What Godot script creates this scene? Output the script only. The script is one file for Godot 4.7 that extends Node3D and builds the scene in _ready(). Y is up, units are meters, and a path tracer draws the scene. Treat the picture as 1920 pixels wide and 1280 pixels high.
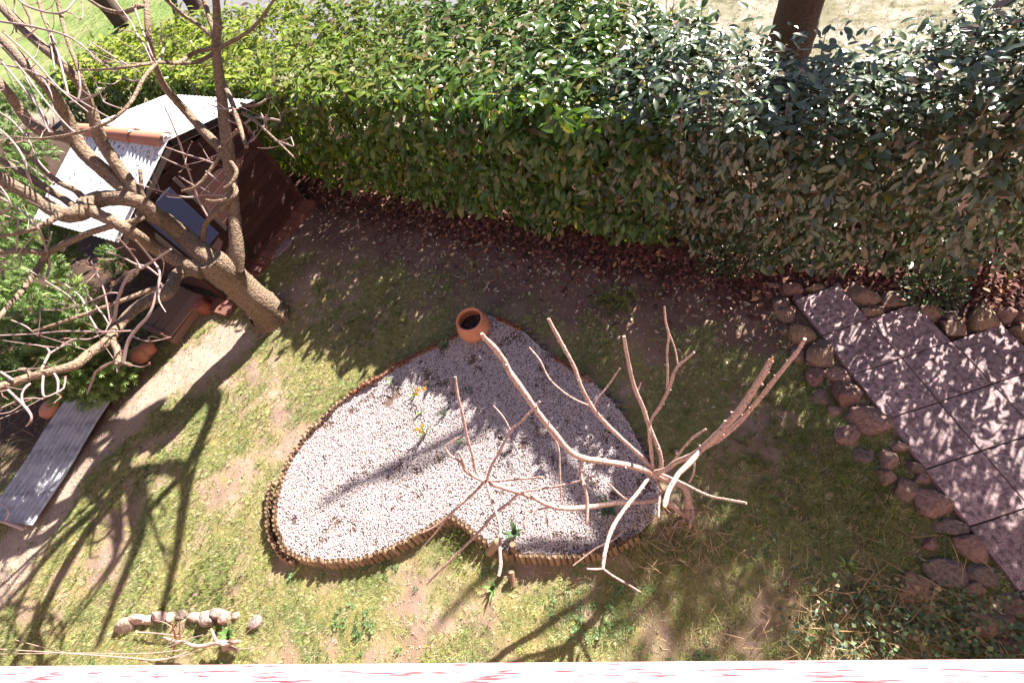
extends Node3D

# ---------- mesh builder ----------
class MB:
	var v := PackedVector3Array()
	var n := PackedVector3Array()
	var c := PackedColorArray()
	var uv := PackedVector2Array()
	var idx := PackedInt32Array()
	var col := Color.WHITE
	func vert(p: Vector3, nn: Vector3) -> int:
		v.append(p); n.append(nn); c.append(col)
		return v.size() - 1
	func tri(i: int, j: int, k: int) -> void:
		var g := (v[j] - v[i]).cross(v[k] - v[i])
		if g.dot(n[i] + n[j] + n[k]) > 0.0:
			idx.append_array(PackedInt32Array([i, k, j]))
		else:
			idx.append_array(PackedInt32Array([i, j, k]))
	func quad(i: int, j: int, k: int, l: int) -> void:
		tri(i, j, k); tri(i, k, l)
	func flat(pts: Array, out: Vector3) -> void:
		var p0: Vector3 = pts[0]
		var p1: Vector3 = pts[1]
		var p2: Vector3 = pts[2]
		var g := (p1 - p0).cross(p2 - p0).normalized()
		if g.dot(out) < 0.0: g = -g
		var f := v.size()
		for p in pts: vert(p, g)
		for k in range(1, pts.size() - 1): tri(f, f + k, f + k + 1)
	func box(t: Transform3D, s: Vector3, b: float) -> void:
		var h := s * 0.5
		var ctr := t.origin
		var P := {}
		for x in [-1, 1]:
			for y in [-1, 1]:
				for z in [-1, 1]:
					for a in 3:
						var q := Vector3(x * h.x, y * h.y, z * h.z)
						for e in 3:
							if e != a: q[e] -= signf(q[e]) * b
						P[[x, y, z, a]] = t * q
		for a in 3:
			var b1 := (a + 1) % 3
			var b2 := (a + 2) % 3
			for s1 in [-1, 1]:
				var pts := []
				for w in [[-1, -1], [1, -1], [1, 1], [-1, 1]]:
					var key := [0, 0, 0, a]
					key[a] = s1; key[b1] = w[0]; key[b2] = w[1]
					pts.append(P[key])
				flat(pts, t.basis[a] * s1)
		for a in 3:
			var b1 := (a + 1) % 3
			var b2 := (a + 2) % 3
			for s1 in [-1, 1]:
				for s2 in [-1, 1]:
					var pts := []
					for w in [[-1, b1], [1, b1], [1, b2], [-1, b2]]:
						var key := [0, 0, 0, w[1]]
						key[a] = w[0]; key[b1] = s1; key[b2] = s2
						pts.append(P[key])
					flat(pts, t.basis[b1] * s1 + t.basis[b2] * s2)
		for x in [-1, 1]:
			for y in [-1, 1]:
				for z in [-1, 1]:
					flat([P[[x, y, z, 0]], P[[x, y, z, 1]], P[[x, y, z, 2]]], t.basis * Vector3(x, y, z))
	func ring(at: Vector3, x: Vector3, y: Vector3, r: float, sides: int, slope: Vector3, wob: FastNoiseLite, amp: float) -> int:
		var f := v.size()
		for k in sides:
			var a := TAU * k / sides
			var d := x * cos(a) + y * sin(a)
			var rr := r
			if wob: rr *= 1.0 + amp * wob.get_noise_3dv((at + d * r) * 30.0)
			vert(at + d * rr, (d + slope).normalized())
		return f
	func tube(pts: Array, sides: int, wob: FastNoiseLite = null, amp := 0.0, step := 0.0) -> void:
		# pts: [Vector3, radius]; smoothed with a Catmull-Rom curve
		var P: Array[Vector3] = []
		var R: Array[float] = []
		for i in pts.size() - 1:
			var a: Vector3 = pts[maxi(i - 1, 0)][0]
			var b: Vector3 = pts[i][0]
			var d: Vector3 = pts[i + 1][0]
			var e: Vector3 = pts[mini(i + 2, pts.size() - 1)][0]
			var m := 3 if step <= 0.0 else clampi(int(b.distance_to(d) / step), 2, 14)
			for k in m:
				var w := float(k) / m
				P.append(b.cubic_interpolate(d, a, e, w))
				R.append(lerpf(pts[i][1], pts[i + 1][1], w))
		P.append(pts[-1][0]); R.append(pts[-1][1])
		var up := Vector3(0.31, 0.2, 0.93)
		var last := -1
		for i in P.size():
			var t := (P[mini(i + 1, P.size() - 1)] - P[maxi(i - 1, 0)]).normalized()
			var x := (up - t * up.dot(t)).normalized()
			up = x
			var f := ring(P[i], x, t.cross(x), R[i], sides, Vector3.ZERO, wob, amp)
			if last >= 0:
				for k in sides:
					var k2 := (k + 1) % sides
					quad(last + k, last + k2, f + k2, f + k)
			else:
				cap(P[i], f, sides, -t)
			last = f
			if i == P.size() - 1: cap(P[i], f, sides, t)
	func cap(at: Vector3, f: int, sides: int, d: Vector3) -> void:
		var m := vert(at, d)
		var g := v.size()
		for k in sides: vert(v[f + k], d)
		for k in sides: tri(m, g + k, g + (k + 1) % sides)
	func lathe(prof: Array, sides: int, t := Transform3D.IDENTITY, wob := 0.0) -> void:
		var f := v.size()
		for i in prof.size():
			var a: Vector2 = prof[maxi(i - 1, 0)]
			var b: Vector2 = prof[mini(i + 1, prof.size() - 1)]
			var d := (b - a).normalized()
			for k in sides:
				var an := TAU * k / sides
				var cs := Vector3(cos(an), 0, sin(an))
				var r: float = prof[i].x * (1.0 + wob * sin(an * 2.0 + i))
				vert(t * (cs * r + Vector3.UP * prof[i].y), (t.basis * (cs * d.y - Vector3.UP * d.x)).normalized())
		for i in prof.size() - 1:
			for k in sides:
				var k2 := (k + 1) % sides
				quad(f + i * sides + k, f + i * sides + k2, f + (i + 1) * sides + k2, f + (i + 1) * sides + k)
	func rock(rad: Vector3, noise: FastNoiseLite, off: Vector3, rough: float, seg: int, cuts := 0) -> void:
		# a cube-sphere cut by a few planes and pushed about by noise
		var r := RandomNumberGenerator.new()
		r.seed = int(absf(off.x * 913.0 + off.z * 277.0)) + 5
		var planes := []
		for k in cuts:
			planes.append([Vector3(r.randfn(), r.randfn() * 0.6 + 0.5, r.randfn()).normalized(), r.randf_range(0.6, 0.85)])
		var pos := PackedVector3Array()
		for face in 6:
			for i in seg + 1:
				for j in seg + 1:
					var a := tan((float(i) / seg * 2.0 - 1.0) * 0.7854)
					var b := tan((float(j) / seg * 2.0 - 1.0) * 0.7854)
					var s := 1.0 if face % 2 == 0 else -1.0
					var d: Vector3 = [Vector3(s, a, b), Vector3(a, s, b), Vector3(a, b, s)][face / 2]
					d = d.normalized()
					var q := Vector3(signf(d.x) * pow(absf(d.x), 0.8), signf(d.y) * pow(absf(d.y), 0.7), signf(d.z) * pow(absf(d.z), 0.8))
					q *= 1.0 + rough * noise.get_noise_3dv(d * 1.1 + off)
					for p in planes:
						var over: float = q.dot(p[0]) - p[1]
						if over > 0.0: q -= p[0] * over * 0.92
					q *= 1.0 + rough * 0.45 * noise.get_noise_3dv(d * 3.4 + off)
					pos.append(q * rad)
		var per := (seg + 1) * (seg + 1)
		var sum := {}
		var quads := []
		for face in 6:
			for i in seg:
				for j in seg:
					var o := face * per + i * (seg + 1) + j
					var g := (pos[o + seg + 2] - pos[o]).cross(pos[o + 1] - pos[o + seg + 1])
					if g.dot(pos[o] + pos[o + seg + 2]) < 0.0: g = -g
					quads.append([o, o + 1, o + seg + 2, o + seg + 1, g.normalized()])
					for k in [o, o + 1, o + seg + 2, o + seg + 1]:
						var key := Vector3i(pos[k] * 20000.0)
						sum[key] = sum.get(key, Vector3.ZERO) + g
		for q in quads:
			var f := v.size()
			for k in 4:
				var sm: Vector3 = sum[Vector3i(pos[q[k]] * 20000.0)]
				vert(pos[q[k]], (sm.normalized() * 0.75 + q[4] * 0.25).normalized())
			quad(f, f + 1, f + 2, f + 3)
	func mesh() -> ArrayMesh:
		var a := []
		a.resize(Mesh.ARRAY_MAX)
		a[Mesh.ARRAY_VERTEX] = v; a[Mesh.ARRAY_NORMAL] = n; a[Mesh.ARRAY_COLOR] = c; a[Mesh.ARRAY_INDEX] = idx
		if uv.size() == v.size(): a[Mesh.ARRAY_TEX_UV] = uv
		var m := ArrayMesh.new()
		m.add_surface_from_arrays(Mesh.PRIMITIVE_TRIANGLES, a)
		return m

var rng := RandomNumberGenerator.new()
var wob := FastNoiseLite.new()
var patch := FastNoiseLite.new()
var M := {}
var taken := {}

func rr(a: float, b: float) -> float: return rng.randf_range(a, b)
func srgb(r: float, g: float, b: float) -> Color: return Color(r, g, b).linear_to_srgb()

func numbered(called: String) -> String:
	taken[called] = taken.get(called, -1) + 1
	return called if taken[called] == 0 else "%s_%03d" % [called, taken[called]]
func tag(o: Node, label: String, category: String, group := "", kind := "") -> Node:
	o.set_meta("label", label); o.set_meta("category", category)
	if group: o.set_meta("group", group)
	if kind: o.set_meta("kind", kind)
	return o
func thing(called: String, label: String, category: String, at := Vector3.ZERO, group := "") -> Node3D:
	var o := Node3D.new()
	o.name = numbered(called); o.position = at
	add_child(o, true)
	tag(o, label, category, group)
	return o
func put(called: String, mesh: Mesh, mat: Material, parent: Node = null, kind := "") -> MeshInstance3D:
	var o := MeshInstance3D.new()
	o.mesh = mesh; o.material_override = mat
	if parent == null:
		o.name = numbered(called); add_child(o, true)
	else:
		var k := 0
		var key := str(parent.get_instance_id()) + called
		taken[key] = taken.get(key, -1) + 1
		k = taken[key]
		o.name = called if k == 0 else "%s_%03d" % [called, k]
		parent.add_child(o, true)
	if kind: o.set_meta("kind", kind)
	return o
func many(called: String, mesh: Mesh, mat: Material, ts: Array, cs: Array, parent: Node = null) -> MultiMeshInstance3D:
	var mm := MultiMesh.new()
	mm.transform_format = MultiMesh.TRANSFORM_3D
	mm.use_colors = true
	mm.mesh = mesh
	mm.instance_count = ts.size()
	for i in ts.size():
		mm.set_instance_transform(i, ts[i])
		mm.set_instance_color(i, cs[i])
	var o := MultiMeshInstance3D.new()
	o.multimesh = mm; o.material_override = mat
	if parent == null:
		o.name = numbered(called); add_child(o, true)
	else:
		o.name = called
		parent.add_child(o, true)
	o.set_meta("kind", "stuff")
	return o

# ---------- textures and materials ----------
func speckle(size: int, freq: float, ramp: Array, seed_: int, oct := 4, kind := FastNoiseLite.TYPE_SIMPLEX_SMOOTH) -> NoiseTexture2D:
	var f := FastNoiseLite.new()
	f.seed = seed_; f.frequency = freq; f.fractal_octaves = oct; f.noise_type = kind
	var t := NoiseTexture2D.new()
	t.width = size; t.height = size; t.seamless = true; t.noise = f
	var g := Gradient.new()
	g.offsets = PackedFloat32Array(ramp.map(func(x): return x[0]))
	g.colors = PackedColorArray(ramp.map(func(x): return x[1]))
	t.color_ramp = g
	return t
func grey(f: float) -> Color: return Color(f, f, f)
func mat(c: Color, rough: float, tex: Texture2D = null, scale := 1.0, vc := false, bump: Texture2D = null, bump_cm := 0.3, spec := 0.5) -> StandardMaterial3D:
	var m := StandardMaterial3D.new()
	m.albedo_color = c; m.roughness = rough; m.metallic_specular = spec
	m.vertex_color_use_as_albedo = vc
	if tex: m.albedo_texture = tex
	if bump:
		m.heightmap_enabled = true; m.heightmap_texture = bump; m.heightmap_scale = bump_cm
	if tex or bump:
		m.uv1_triplanar = true; m.uv1_world_triplanar = true; m.uv1_scale = Vector3.ONE * scale
	return m
func leafy(rough: float, through: Color, spec := 0.5) -> StandardMaterial3D:
	var m := mat(Color.WHITE, rough, null, 1.0, true, null, 0.0, spec)
	m.backlight_enabled = true; m.backlight = through
	m.cull_mode = BaseMaterial3D.CULL_DISABLED
	return m

# ---------- small meshes ----------
func leaf_mesh(width: float, fold: float, droop: float, segs := 4, tip := 0.62) -> ArrayMesh:
	var b := MB.new()
	for i in segs + 1:
		var s := float(i) / segs
		var w := width * 0.5 * pow(sin(PI * pow(s, tip)), 0.85) + 0.01
		var y := -droop * s * s
		for q in [-1.0, 0.0, 1.0]:
			b.col = Color(1.35, 1.35, 1.2) if q == 0.0 else Color(0.9, 0.9, 0.9)
			b.vert(Vector3(q * w, y + absf(q) * w * fold, s), Vector3(-q * fold, 1.0, 2.0 * droop * s).normalized())
	for i in segs:
		for q in 2:
			var o := i * 3 + q
			b.quad(o, o + 1, o + 4, o + 3)
	return b.mesh()
func tuft_mesh(blades: int, spread: float, wide: float, seed_: int) -> ArrayMesh:
	var b := MB.new()
	var r := RandomNumberGenerator.new()
	r.seed = seed_
	for i in blades:
		var a := r.randf() * TAU
		var lean := r.randf_range(0.25, 1.1) * spread
		var h := r.randf_range(0.55, 1.0)
		var d := Vector3(cos(a), 0, sin(a))
		var s := Vector3(-d.z, 0, d.x) * wide * r.randf_range(0.6, 1.2)
		var o := d * r.randf_range(0.0, 0.35) + Vector3(r.randf_range(-0.2, 0.2), 0, r.randf_range(-0.2, 0.2))
		var nn := (Vector3.UP * 0.6 - d * 0.5).normalized()
		var last := -1
		for k in 4:
			var w := k / 3.0
			var p := o + Vector3.UP * h * w * (1.0 - 0.25 * lean * w) + d * lean * w * w
			var f := b.vert(p - s * (1.0 - w * 0.9), nn)
			b.vert(p + s * (1.0 - w * 0.9), nn)
			if last >= 0: b.quad(last, last + 1, f + 1, f)
			last = f
	return b.mesh()
func pebble_mesh(seed_: int) -> ArrayMesh:
	var b := MB.new()
	var r := RandomNumberGenerator.new()
	r.seed = seed_
	var ring := []
	for k in 6: ring.append(Vector3(cos(TAU * k / 6), r.randf_range(-0.15, 0.15), sin(TAU * k / 6)) * r.randf_range(0.75, 1.15))
	var top := Vector3(r.randf_range(-0.3, 0.3), 0.62, r.randf_range(-0.3, 0.3))
	var low := Vector3(0, -0.6, 0)
	var mid := []
	for k in 6: mid.append(ring[k] * 0.62 + Vector3.UP * r.randf_range(0.38, 0.52))
	for k in 6:
		var q := (k + 1) % 6
		b.flat([ring[k], ring[q], mid[q], mid[k]], ring[k] + ring[q] + Vector3.UP * 0.5)
		b.flat([mid[k], mid[q], top], Vector3.UP)
		b.flat([ring[k], ring[q], low], Vector3.DOWN)
	return b.mesh()
func rosette_mesh(leaves: int, wide: float, lift: float, seed_: int) -> ArrayMesh:
	var b := MB.new()
	var r := RandomNumberGenerator.new()
	r.seed = seed_
	for i in leaves:
		var a := r.randf() * TAU
		var l := r.randf_range(0.35, 0.6)
		var at := Vector3(r.randf_range(-0.55, 0.55), r.randf_range(0.2, 1.0) * lift, r.randf_range(-0.55, 0.55))
		var t := Transform3D(Basis(Vector3.UP, a) * Basis(Vector3.RIGHT, r.randf_range(-0.5, 0.5)), at)
		for k in 2:
			pass
		var pts := [Vector3(0, 0, 0), Vector3(-wide * l, 0.05, l * 0.35), Vector3(-wide * l * 0.8, 0.03, l * 0.8), Vector3(0, -0.03, l), Vector3(wide * l * 0.8, 0.03, l * 0.8), Vector3(wide * l, 0.05, l * 0.35)]
		var nn := t.basis * Vector3.UP
		var f := b.v.size()
		for p in pts: b.vert(t * p, nn)
		for k in range(1, 5): b.tri(f, f + k, f + k + 1)
	return b.mesh()
func sprig_mesh(leaves: int, seed_: int) -> ArrayMesh:
	# a shoot with narrow pointed leaves all round it, as on a yew-like shrub
	var b := MB.new()
	var r := RandomNumberGenerator.new()
	r.seed = seed_
	for i in leaves:
		var s := pow(float(i) / leaves, 0.9)
		var a := i * 2.4 + r.randf_range(-0.3, 0.3)
		var d := (Vector3(cos(a), sin(a), 0) * 0.9 + Vector3(0, 0, r.randf_range(0.4, 0.9))).normalized()
		var l := r.randf_range(0.38, 0.62)
		var sd := d.cross(Vector3(0, 0, 1)).normalized() * 0.045
		var o := Vector3(0, 0, s)
		var nn := d.cross(sd).normalized()
		if nn.y < 0.0: nn = -nn
		var f := b.vert(o - sd * 0.4, nn)
		b.vert(o + sd * 0.4, nn); b.vert(o + d * l * 0.5 + sd - nn * 0.02, nn); b.vert(o + d * l * 0.5 - sd - nn * 0.02, nn)
		b.vert(o + d * l - Vector3.UP * 0.06, nn)
		b.quad(f, f + 1, f + 2, f + 3); b.tri(f + 3, f + 2, f + 4)
	return b.mesh()
func facing(axis: Vector3, normal: Vector3, size: float, at: Vector3) -> Transform3D:
	var z := axis.normalized()
	var x := normal.cross(z).normalized()
	if not x.is_finite() or x.length() < 0.5: x = Vector3.RIGHT.cross(z).normalized()
	return Transform3D(Basis(x, z.cross(x), z).scaled(Vector3.ONE * size), at)
func any_dir() -> Vector3:
	return Vector3(rng.randfn(), rng.randfn(), rng.randfn()).normalized()
func tint(c: Color, vary: float) -> Color:
	var k := 1.0 + rr(-vary, vary)
	return Color(c.r * k * (1.0 + rr(-0.1, 0.1)), c.g * k, c.b * k * (1.0 + rr(-0.12, 0.12)))

# ---------- the lie of the land ----------
var hedge_front: Array[Vector2] = [Vector2(-12, -8.6), Vector2(-8.0, -7.5), Vector2(-5.4, -6.55), Vector2(-3.65, -5.6), Vector2(-2.2, -4.78), Vector2(-0.35, -3.83), Vector2(1.5, -2.97), Vector2(2.7, -2.58), Vector2(5.5, -1.9), Vector2(12, -0.5)]
var heart: PackedVector2Array
var slab_o := Vector2(1.71, -2.49)
var slab_i := Vector2(0.098, 0.388)
var slab_j := Vector2(0.388, -0.098)

func front_z(x: float) -> float:
	for k in hedge_front.size() - 1:
		if x <= hedge_front[k + 1].x:
			return lerpf(hedge_front[k].y, hedge_front[k + 1].y, clampf((x - hedge_front[k].x) / (hedge_front[k + 1].x - hedge_front[k].x), 0, 1))
	return hedge_front[-1].y
func before_hedge(x: float, z: float) -> float: return (z - front_z(x)) * 0.9
func pn(x: float, z: float, s: float, o := 0.0) -> float: return patch.get_noise_3d(x * s, o, z * s)
func near_line(p: Vector2, line: Array) -> float:
	var best := 1e9
	for k in line.size() - 1:
		best = minf(best, p.distance_to(Geometry2D.get_closest_point_to_segment(p, line[k], line[k + 1])))
	return best
func on_terrace(p: Vector2) -> bool:
	var q := p - slab_o
	var i := q.dot(slab_i) / slab_i.length_squared()
	var j := q.dot(slab_j) / slab_j.length_squared()
	return i > 0 and j > 0 and j < floorf(i) + 1.0
var bare := [Vector2(-4.15, -3.05), Vector2(-4.75, -2.75), Vector2(-5.3, -2.3), Vector2(-5.85, -1.5), Vector2(-6.1, -0.7), Vector2(-6.3, 0.5)]
func bareness(x: float, z: float) -> float:
	return smoothstep(0.42, 0.12, near_line(Vector2(x, z), bare) + pn(x, z, 2.0) * 0.2)
func lushness(x: float, z: float) -> float:
	# how grassy the lawn is at a spot
	var d := before_hedge(x, z)
	var l := 0.64 + pn(x, z, 1.1, 3.0) * 1.1 + pn(x, z, 3.4, 7.0) * 0.7
	l *= smoothstep(0.5, 1.5, d + pn(x, z, 1.5, 1.0) * 0.5)
	return clampf(l * (1.0 - bareness(x, z)), 0.0, 1.0)
func ground_y(x: float, z: float) -> float:
	var far := smoothstep(8.0, 25.0, Vector2(x, z).length())
	return pn(x, z, 0.9, 20.0) * 0.025 + pn(x, z, 6.0, 5.0) * 0.008 - far * 0.3
func mixc(a: Color, b: Color, t: float) -> Color: return a.lerp(b, clampf(t, 0, 1))
func ground_color(x: float, z: float) -> Color:
	var d := before_hedge(x, z)
	var soil := mixc(Color(0.24, 0.165, 0.125), Color(0.38, 0.275, 0.215), 0.5 + pn(x, z, 2.3, 9.0))
	var moss := mixc(Color(0.33, 0.265, 0.11), Color(0.24, 0.225, 0.095), 0.5 + pn(x, z, 3.0, 11.0))
	var c := mixc(soil, moss, lushness(x, z) * 1.3 + pn(x, z, 9.0, 2.0) * 0.5)
	c = mixc(c, Color(0.44, 0.34, 0.27), bareness(x, z) * 0.9)
	var near_hedge := smoothstep(1.7, 0.7, d + pn(x, z, 2.0, 13.0) * 0.5)
	c = mixc(c, Color(0.13, 0.078, 0.068), near_hedge * 0.75 * smoothstep(-4.8, -4.0, x))  # soil turns darker and redder brown towards the hedge
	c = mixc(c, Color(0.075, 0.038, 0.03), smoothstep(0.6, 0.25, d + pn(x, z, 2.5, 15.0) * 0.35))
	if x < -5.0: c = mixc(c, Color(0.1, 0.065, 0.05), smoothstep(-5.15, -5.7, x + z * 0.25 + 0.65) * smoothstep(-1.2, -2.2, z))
	if d < -0.9:
		var lawn := mixc(Color(0.2, 0.28, 0.085), Color(0.3, 0.3, 0.14), 0.5 + pn(x, z, 0.6, 4.0) * 1.2 + pn(x, z, 3.0, 4.0) * 0.5)
		var dry := mixc(Color(0.42, 0.36, 0.29), Color(0.24, 0.22, 0.14), 0.5 + pn(x, z, 2.0, 6.0) * 1.6 + pn(x, z, 7.0, 6.0))
		var right := smoothstep(-6.5, -2.0, x + pn(x, z, 0.5, 8.0) * 2.0)
		right = maxf(right, smoothstep(-3.2, -1.6, d + pn(x, z, 1.0, 3.0)))
		c = mixc(c, mixc(lawn, dry, right), smoothstep(-0.9, -1.6, d))
	return c

func limb(tree: Node3D, called: String, pts: Array) -> void:
	var b := MB.new()
	var big: float = pts[0][1]
	var q := []
	for p in pts: q.append([p[0] - tree.position, p[1]])
	var cherry := tree.name.begins_with("cherry")
	var sides := 14 if big > 0.04 else (9 if big > 0.012 else 6)
	# buds and old leaf scars thicken the thinner wood here and there
	b.tube(q, sides, wob, (0.3 if called == "twig" else 0.1) if cherry else 0.2, 0.025 if big > 0.02 else 0.03)
	for p in pts:
		if pts.size() > 2: nodes.append([tree, p[0], p[1], called])
	if not cherry and big < 0.02:
		for i in pts.size() - 1:
			var a: Vector3 = pts[i][0]; var e: Vector3 = pts[i + 1][0]
			for k in int(a.distance_to(e) / 0.05):
				var at := a.lerp(e, rng.randf())
				var r: float = pts[i][1]
				var dir := ((e - a).cross(any_dir())).normalized()
				var st := MB.new()
				b.tube([[at + dir * r * 0.5 - tree.position, r * 0.5], [at + dir * (r * 1.25) - tree.position, r * 0.32], [at + dir * (r * 1.55) - tree.position, r * 0.1]], 5)
	put(called, b.mesh(), M.cherry_twig if cherry and called == "twig" else (M.cherry_bark if cherry else M.fig_bark), tree)
	if not cherry and pts[-1][1] > 0.011:
		var cut := MB.new()
		var d: Vector3 = (pts[-1][0] - pts[-2][0]).normalized()
		var p: Vector3 = pts[-1][0] - tree.position
		cut.tube([[p - d * 0.003, pts[-1][1] * 0.9], [p + d * 0.01, pts[-1][1] * 0.7], [p + d * 0.022 + any_dir() * 0.004, pts[-1][1] * 0.2]], 7, wob, 0.4)
		put("cut_end", cut.mesh(), M.cut_wood, tree)
var nodes := []

func stone(called: String, label: String, category: String, group: String, at: Vector3, r: Vector3, yaw: float, c: Color) -> void:
	var b := MB.new()
	if called == "row_stone": b.rock(Vector3(r.x * 0.98, r.y, r.z * 0.98), wob, at * 7.0, 0.12, 8, 2)
	else: b.rock(Vector3(r.x * 1.06, r.y * 1.1, r.z * 1.06), wob, at * 7.0, 0.16, 9, 7)
	var m: StandardMaterial3D = M.stone.duplicate()
	m.albedo_color = (c if called == "row_stone" else c.lerp(Color(0.22, 0.19, 0.17), 0.35)).linear_to_srgb()
	var o := put(called, b.mesh(), m)
	o.position = at + Vector3.UP * (r.y * 0.18 + 0.006)
	o.rotation = Vector3(rr(-0.12, 0.12), yaw, rr(-0.12, 0.12))
	tag(o, label, category, group)

func hedge_at(line: Array, u: float) -> Array:
	# [point, inward normal, thickness, height] along a hedge
	var f := clampf(u, 0, 0.9999) * (line.size() - 1)
	var k := int(f)
	var a: Vector4 = line[k]; var e: Vector4 = line[k + 1]
	var q := a.lerp(e, f - k)
	var d := Vector2(e.x - a.x, e.y - a.y).normalized()
	return [Vector3(q.x, 0, q.y), Vector3(d.y, 0, -d.x), q.z, q.w]
func hedge(o: Node3D, line: Array, mesh: Mesh, mesh2: Mesh, mats: Array, material: Material, count: int, size: Vector2, tone: Callable, loose: float, stem_mat: Material) -> void:
	var ts := []; var cs := []
	var near := []
	for i in count:
		var h := hedge_at(line, rng.randf())
		var p: Vector3 = h[0]; var back: Vector3 = h[1]; var T: float = h[2]; var H: float = h[3]
		var bump := patch.get_noise_3d(p.x * 1.6, 40.0, p.z * 1.6) * 0.16
		var where := rng.randf()
		var out: Vector3
		var s: float; var y: float
		if where < 0.42:
			s = absf(rng.randfn()) * 0.09; y = rr(0.1, H); out = -back
			s += patch.get_noise_3d(p.x * 2.2, y * 2.2, p.z * 2.2) * 0.24 + patch.get_noise_3d(p.x * 6.0, y * 6.0, p.z * 6.0 + 9.0) * 0.1 + maxf(0.0, y - H + 0.2) * 0.5
		elif where < 0.9:
			s = rr(0.0, T); y = H + bump - absf(rng.randfn()) * 0.1 * (1.0 + loose); out = Vector3.UP
			y -= maxf(0.0, 0.14 - s) * 1.0
			if loose > 0.5: y += s * 0.16 - maxf(0.0, s - T * 0.6) * 0.5 * rng.randf()
			if rng.randf() < 0.1 + loose * 0.2: y += rr(0.0, 0.12 + loose * 0.26)
			y += patch.get_noise_3d(p.x * 3.0, s * 3.0, p.z * 3.0 + 70.0) * 0.14
		elif where < 0.95:
			s = T - absf(rng.randfn()) * 0.1; y = rr(0.1, H); out = back
		else:
			s = rr(0.15, T - 0.1); y = rr(0.15, H - 0.15); out = any_dir()
		var at := p + back * s + Vector3.UP * y
		var axis: Vector3
		if out.y > 0.5: axis = (Vector3.UP * rr(-0.25, 0.75) + Vector3(rng.randfn(), 0, rng.randfn()).normalized()).normalized()
		else: axis = (out * rr(0.1, 0.9) + Vector3.DOWN * rr(0.0, 1.0) + any_dir() * 0.75).normalized()
		var nn := (out * 0.8 + Vector3.UP * 0.6 + any_dir() * 0.5).normalized()
		var t := facing(axis, nn, rr(size.x, size.y) * (1.0 if rng.randf() < 0.75 else 0.6), at)
		if near.size() < 300 and where < 0.9 and rng.randf() < 0.2 and s < 0.7 and p.x > -3.6 and p.x < 3.4 and y > 0.3:
			near.append(t)
		else:
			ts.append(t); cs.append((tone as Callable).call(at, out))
	var half := ts.size() / 2
	many("foliage", mesh, material, ts.slice(0, half), cs.slice(0, half), o)
	many("curled_foliage", mesh2, material, ts.slice(half), cs.slice(half), o)
	for i in near.size():
		var l := put("leaf", mesh, mats[i % mats.size()], o)
		l.transform = near[i]
	for i in 70:
		var h := hedge_at(line, (i + rng.randf()) / 70.0)
		var p: Vector3 = h[0] + h[1] * rr(0.15, h[2] - 0.05)
		var b := MB.new()
		var lean := any_dir() * 0.15
		b.tube([[p, rr(0.008, 0.016)], [p + Vector3(lean.x, h[3] * 0.5, lean.z), 0.008], [p + Vector3(lean.x * 2.0, h[3] + rr(0.0, 0.05 + loose * 0.3), lean.z * 2.0 - 0.03), 0.003]], 5)
		put("stem", b.mesh(), stem_mat, o)

func board(parent: Node, called: String, a: Vector3, e: Vector3, wide: float, thick: float, out: Vector3, m: Material) -> MeshInstance3D:
	var x := (e - a).normalized()
	var b := MB.new()
	b.box(Transform3D(Basis(x, out.cross(x), out), (a + e) * 0.5), Vector3(a.distance_to(e), wide, thick), 0.003)
	return put(called, b.mesh(), m, parent)

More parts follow.
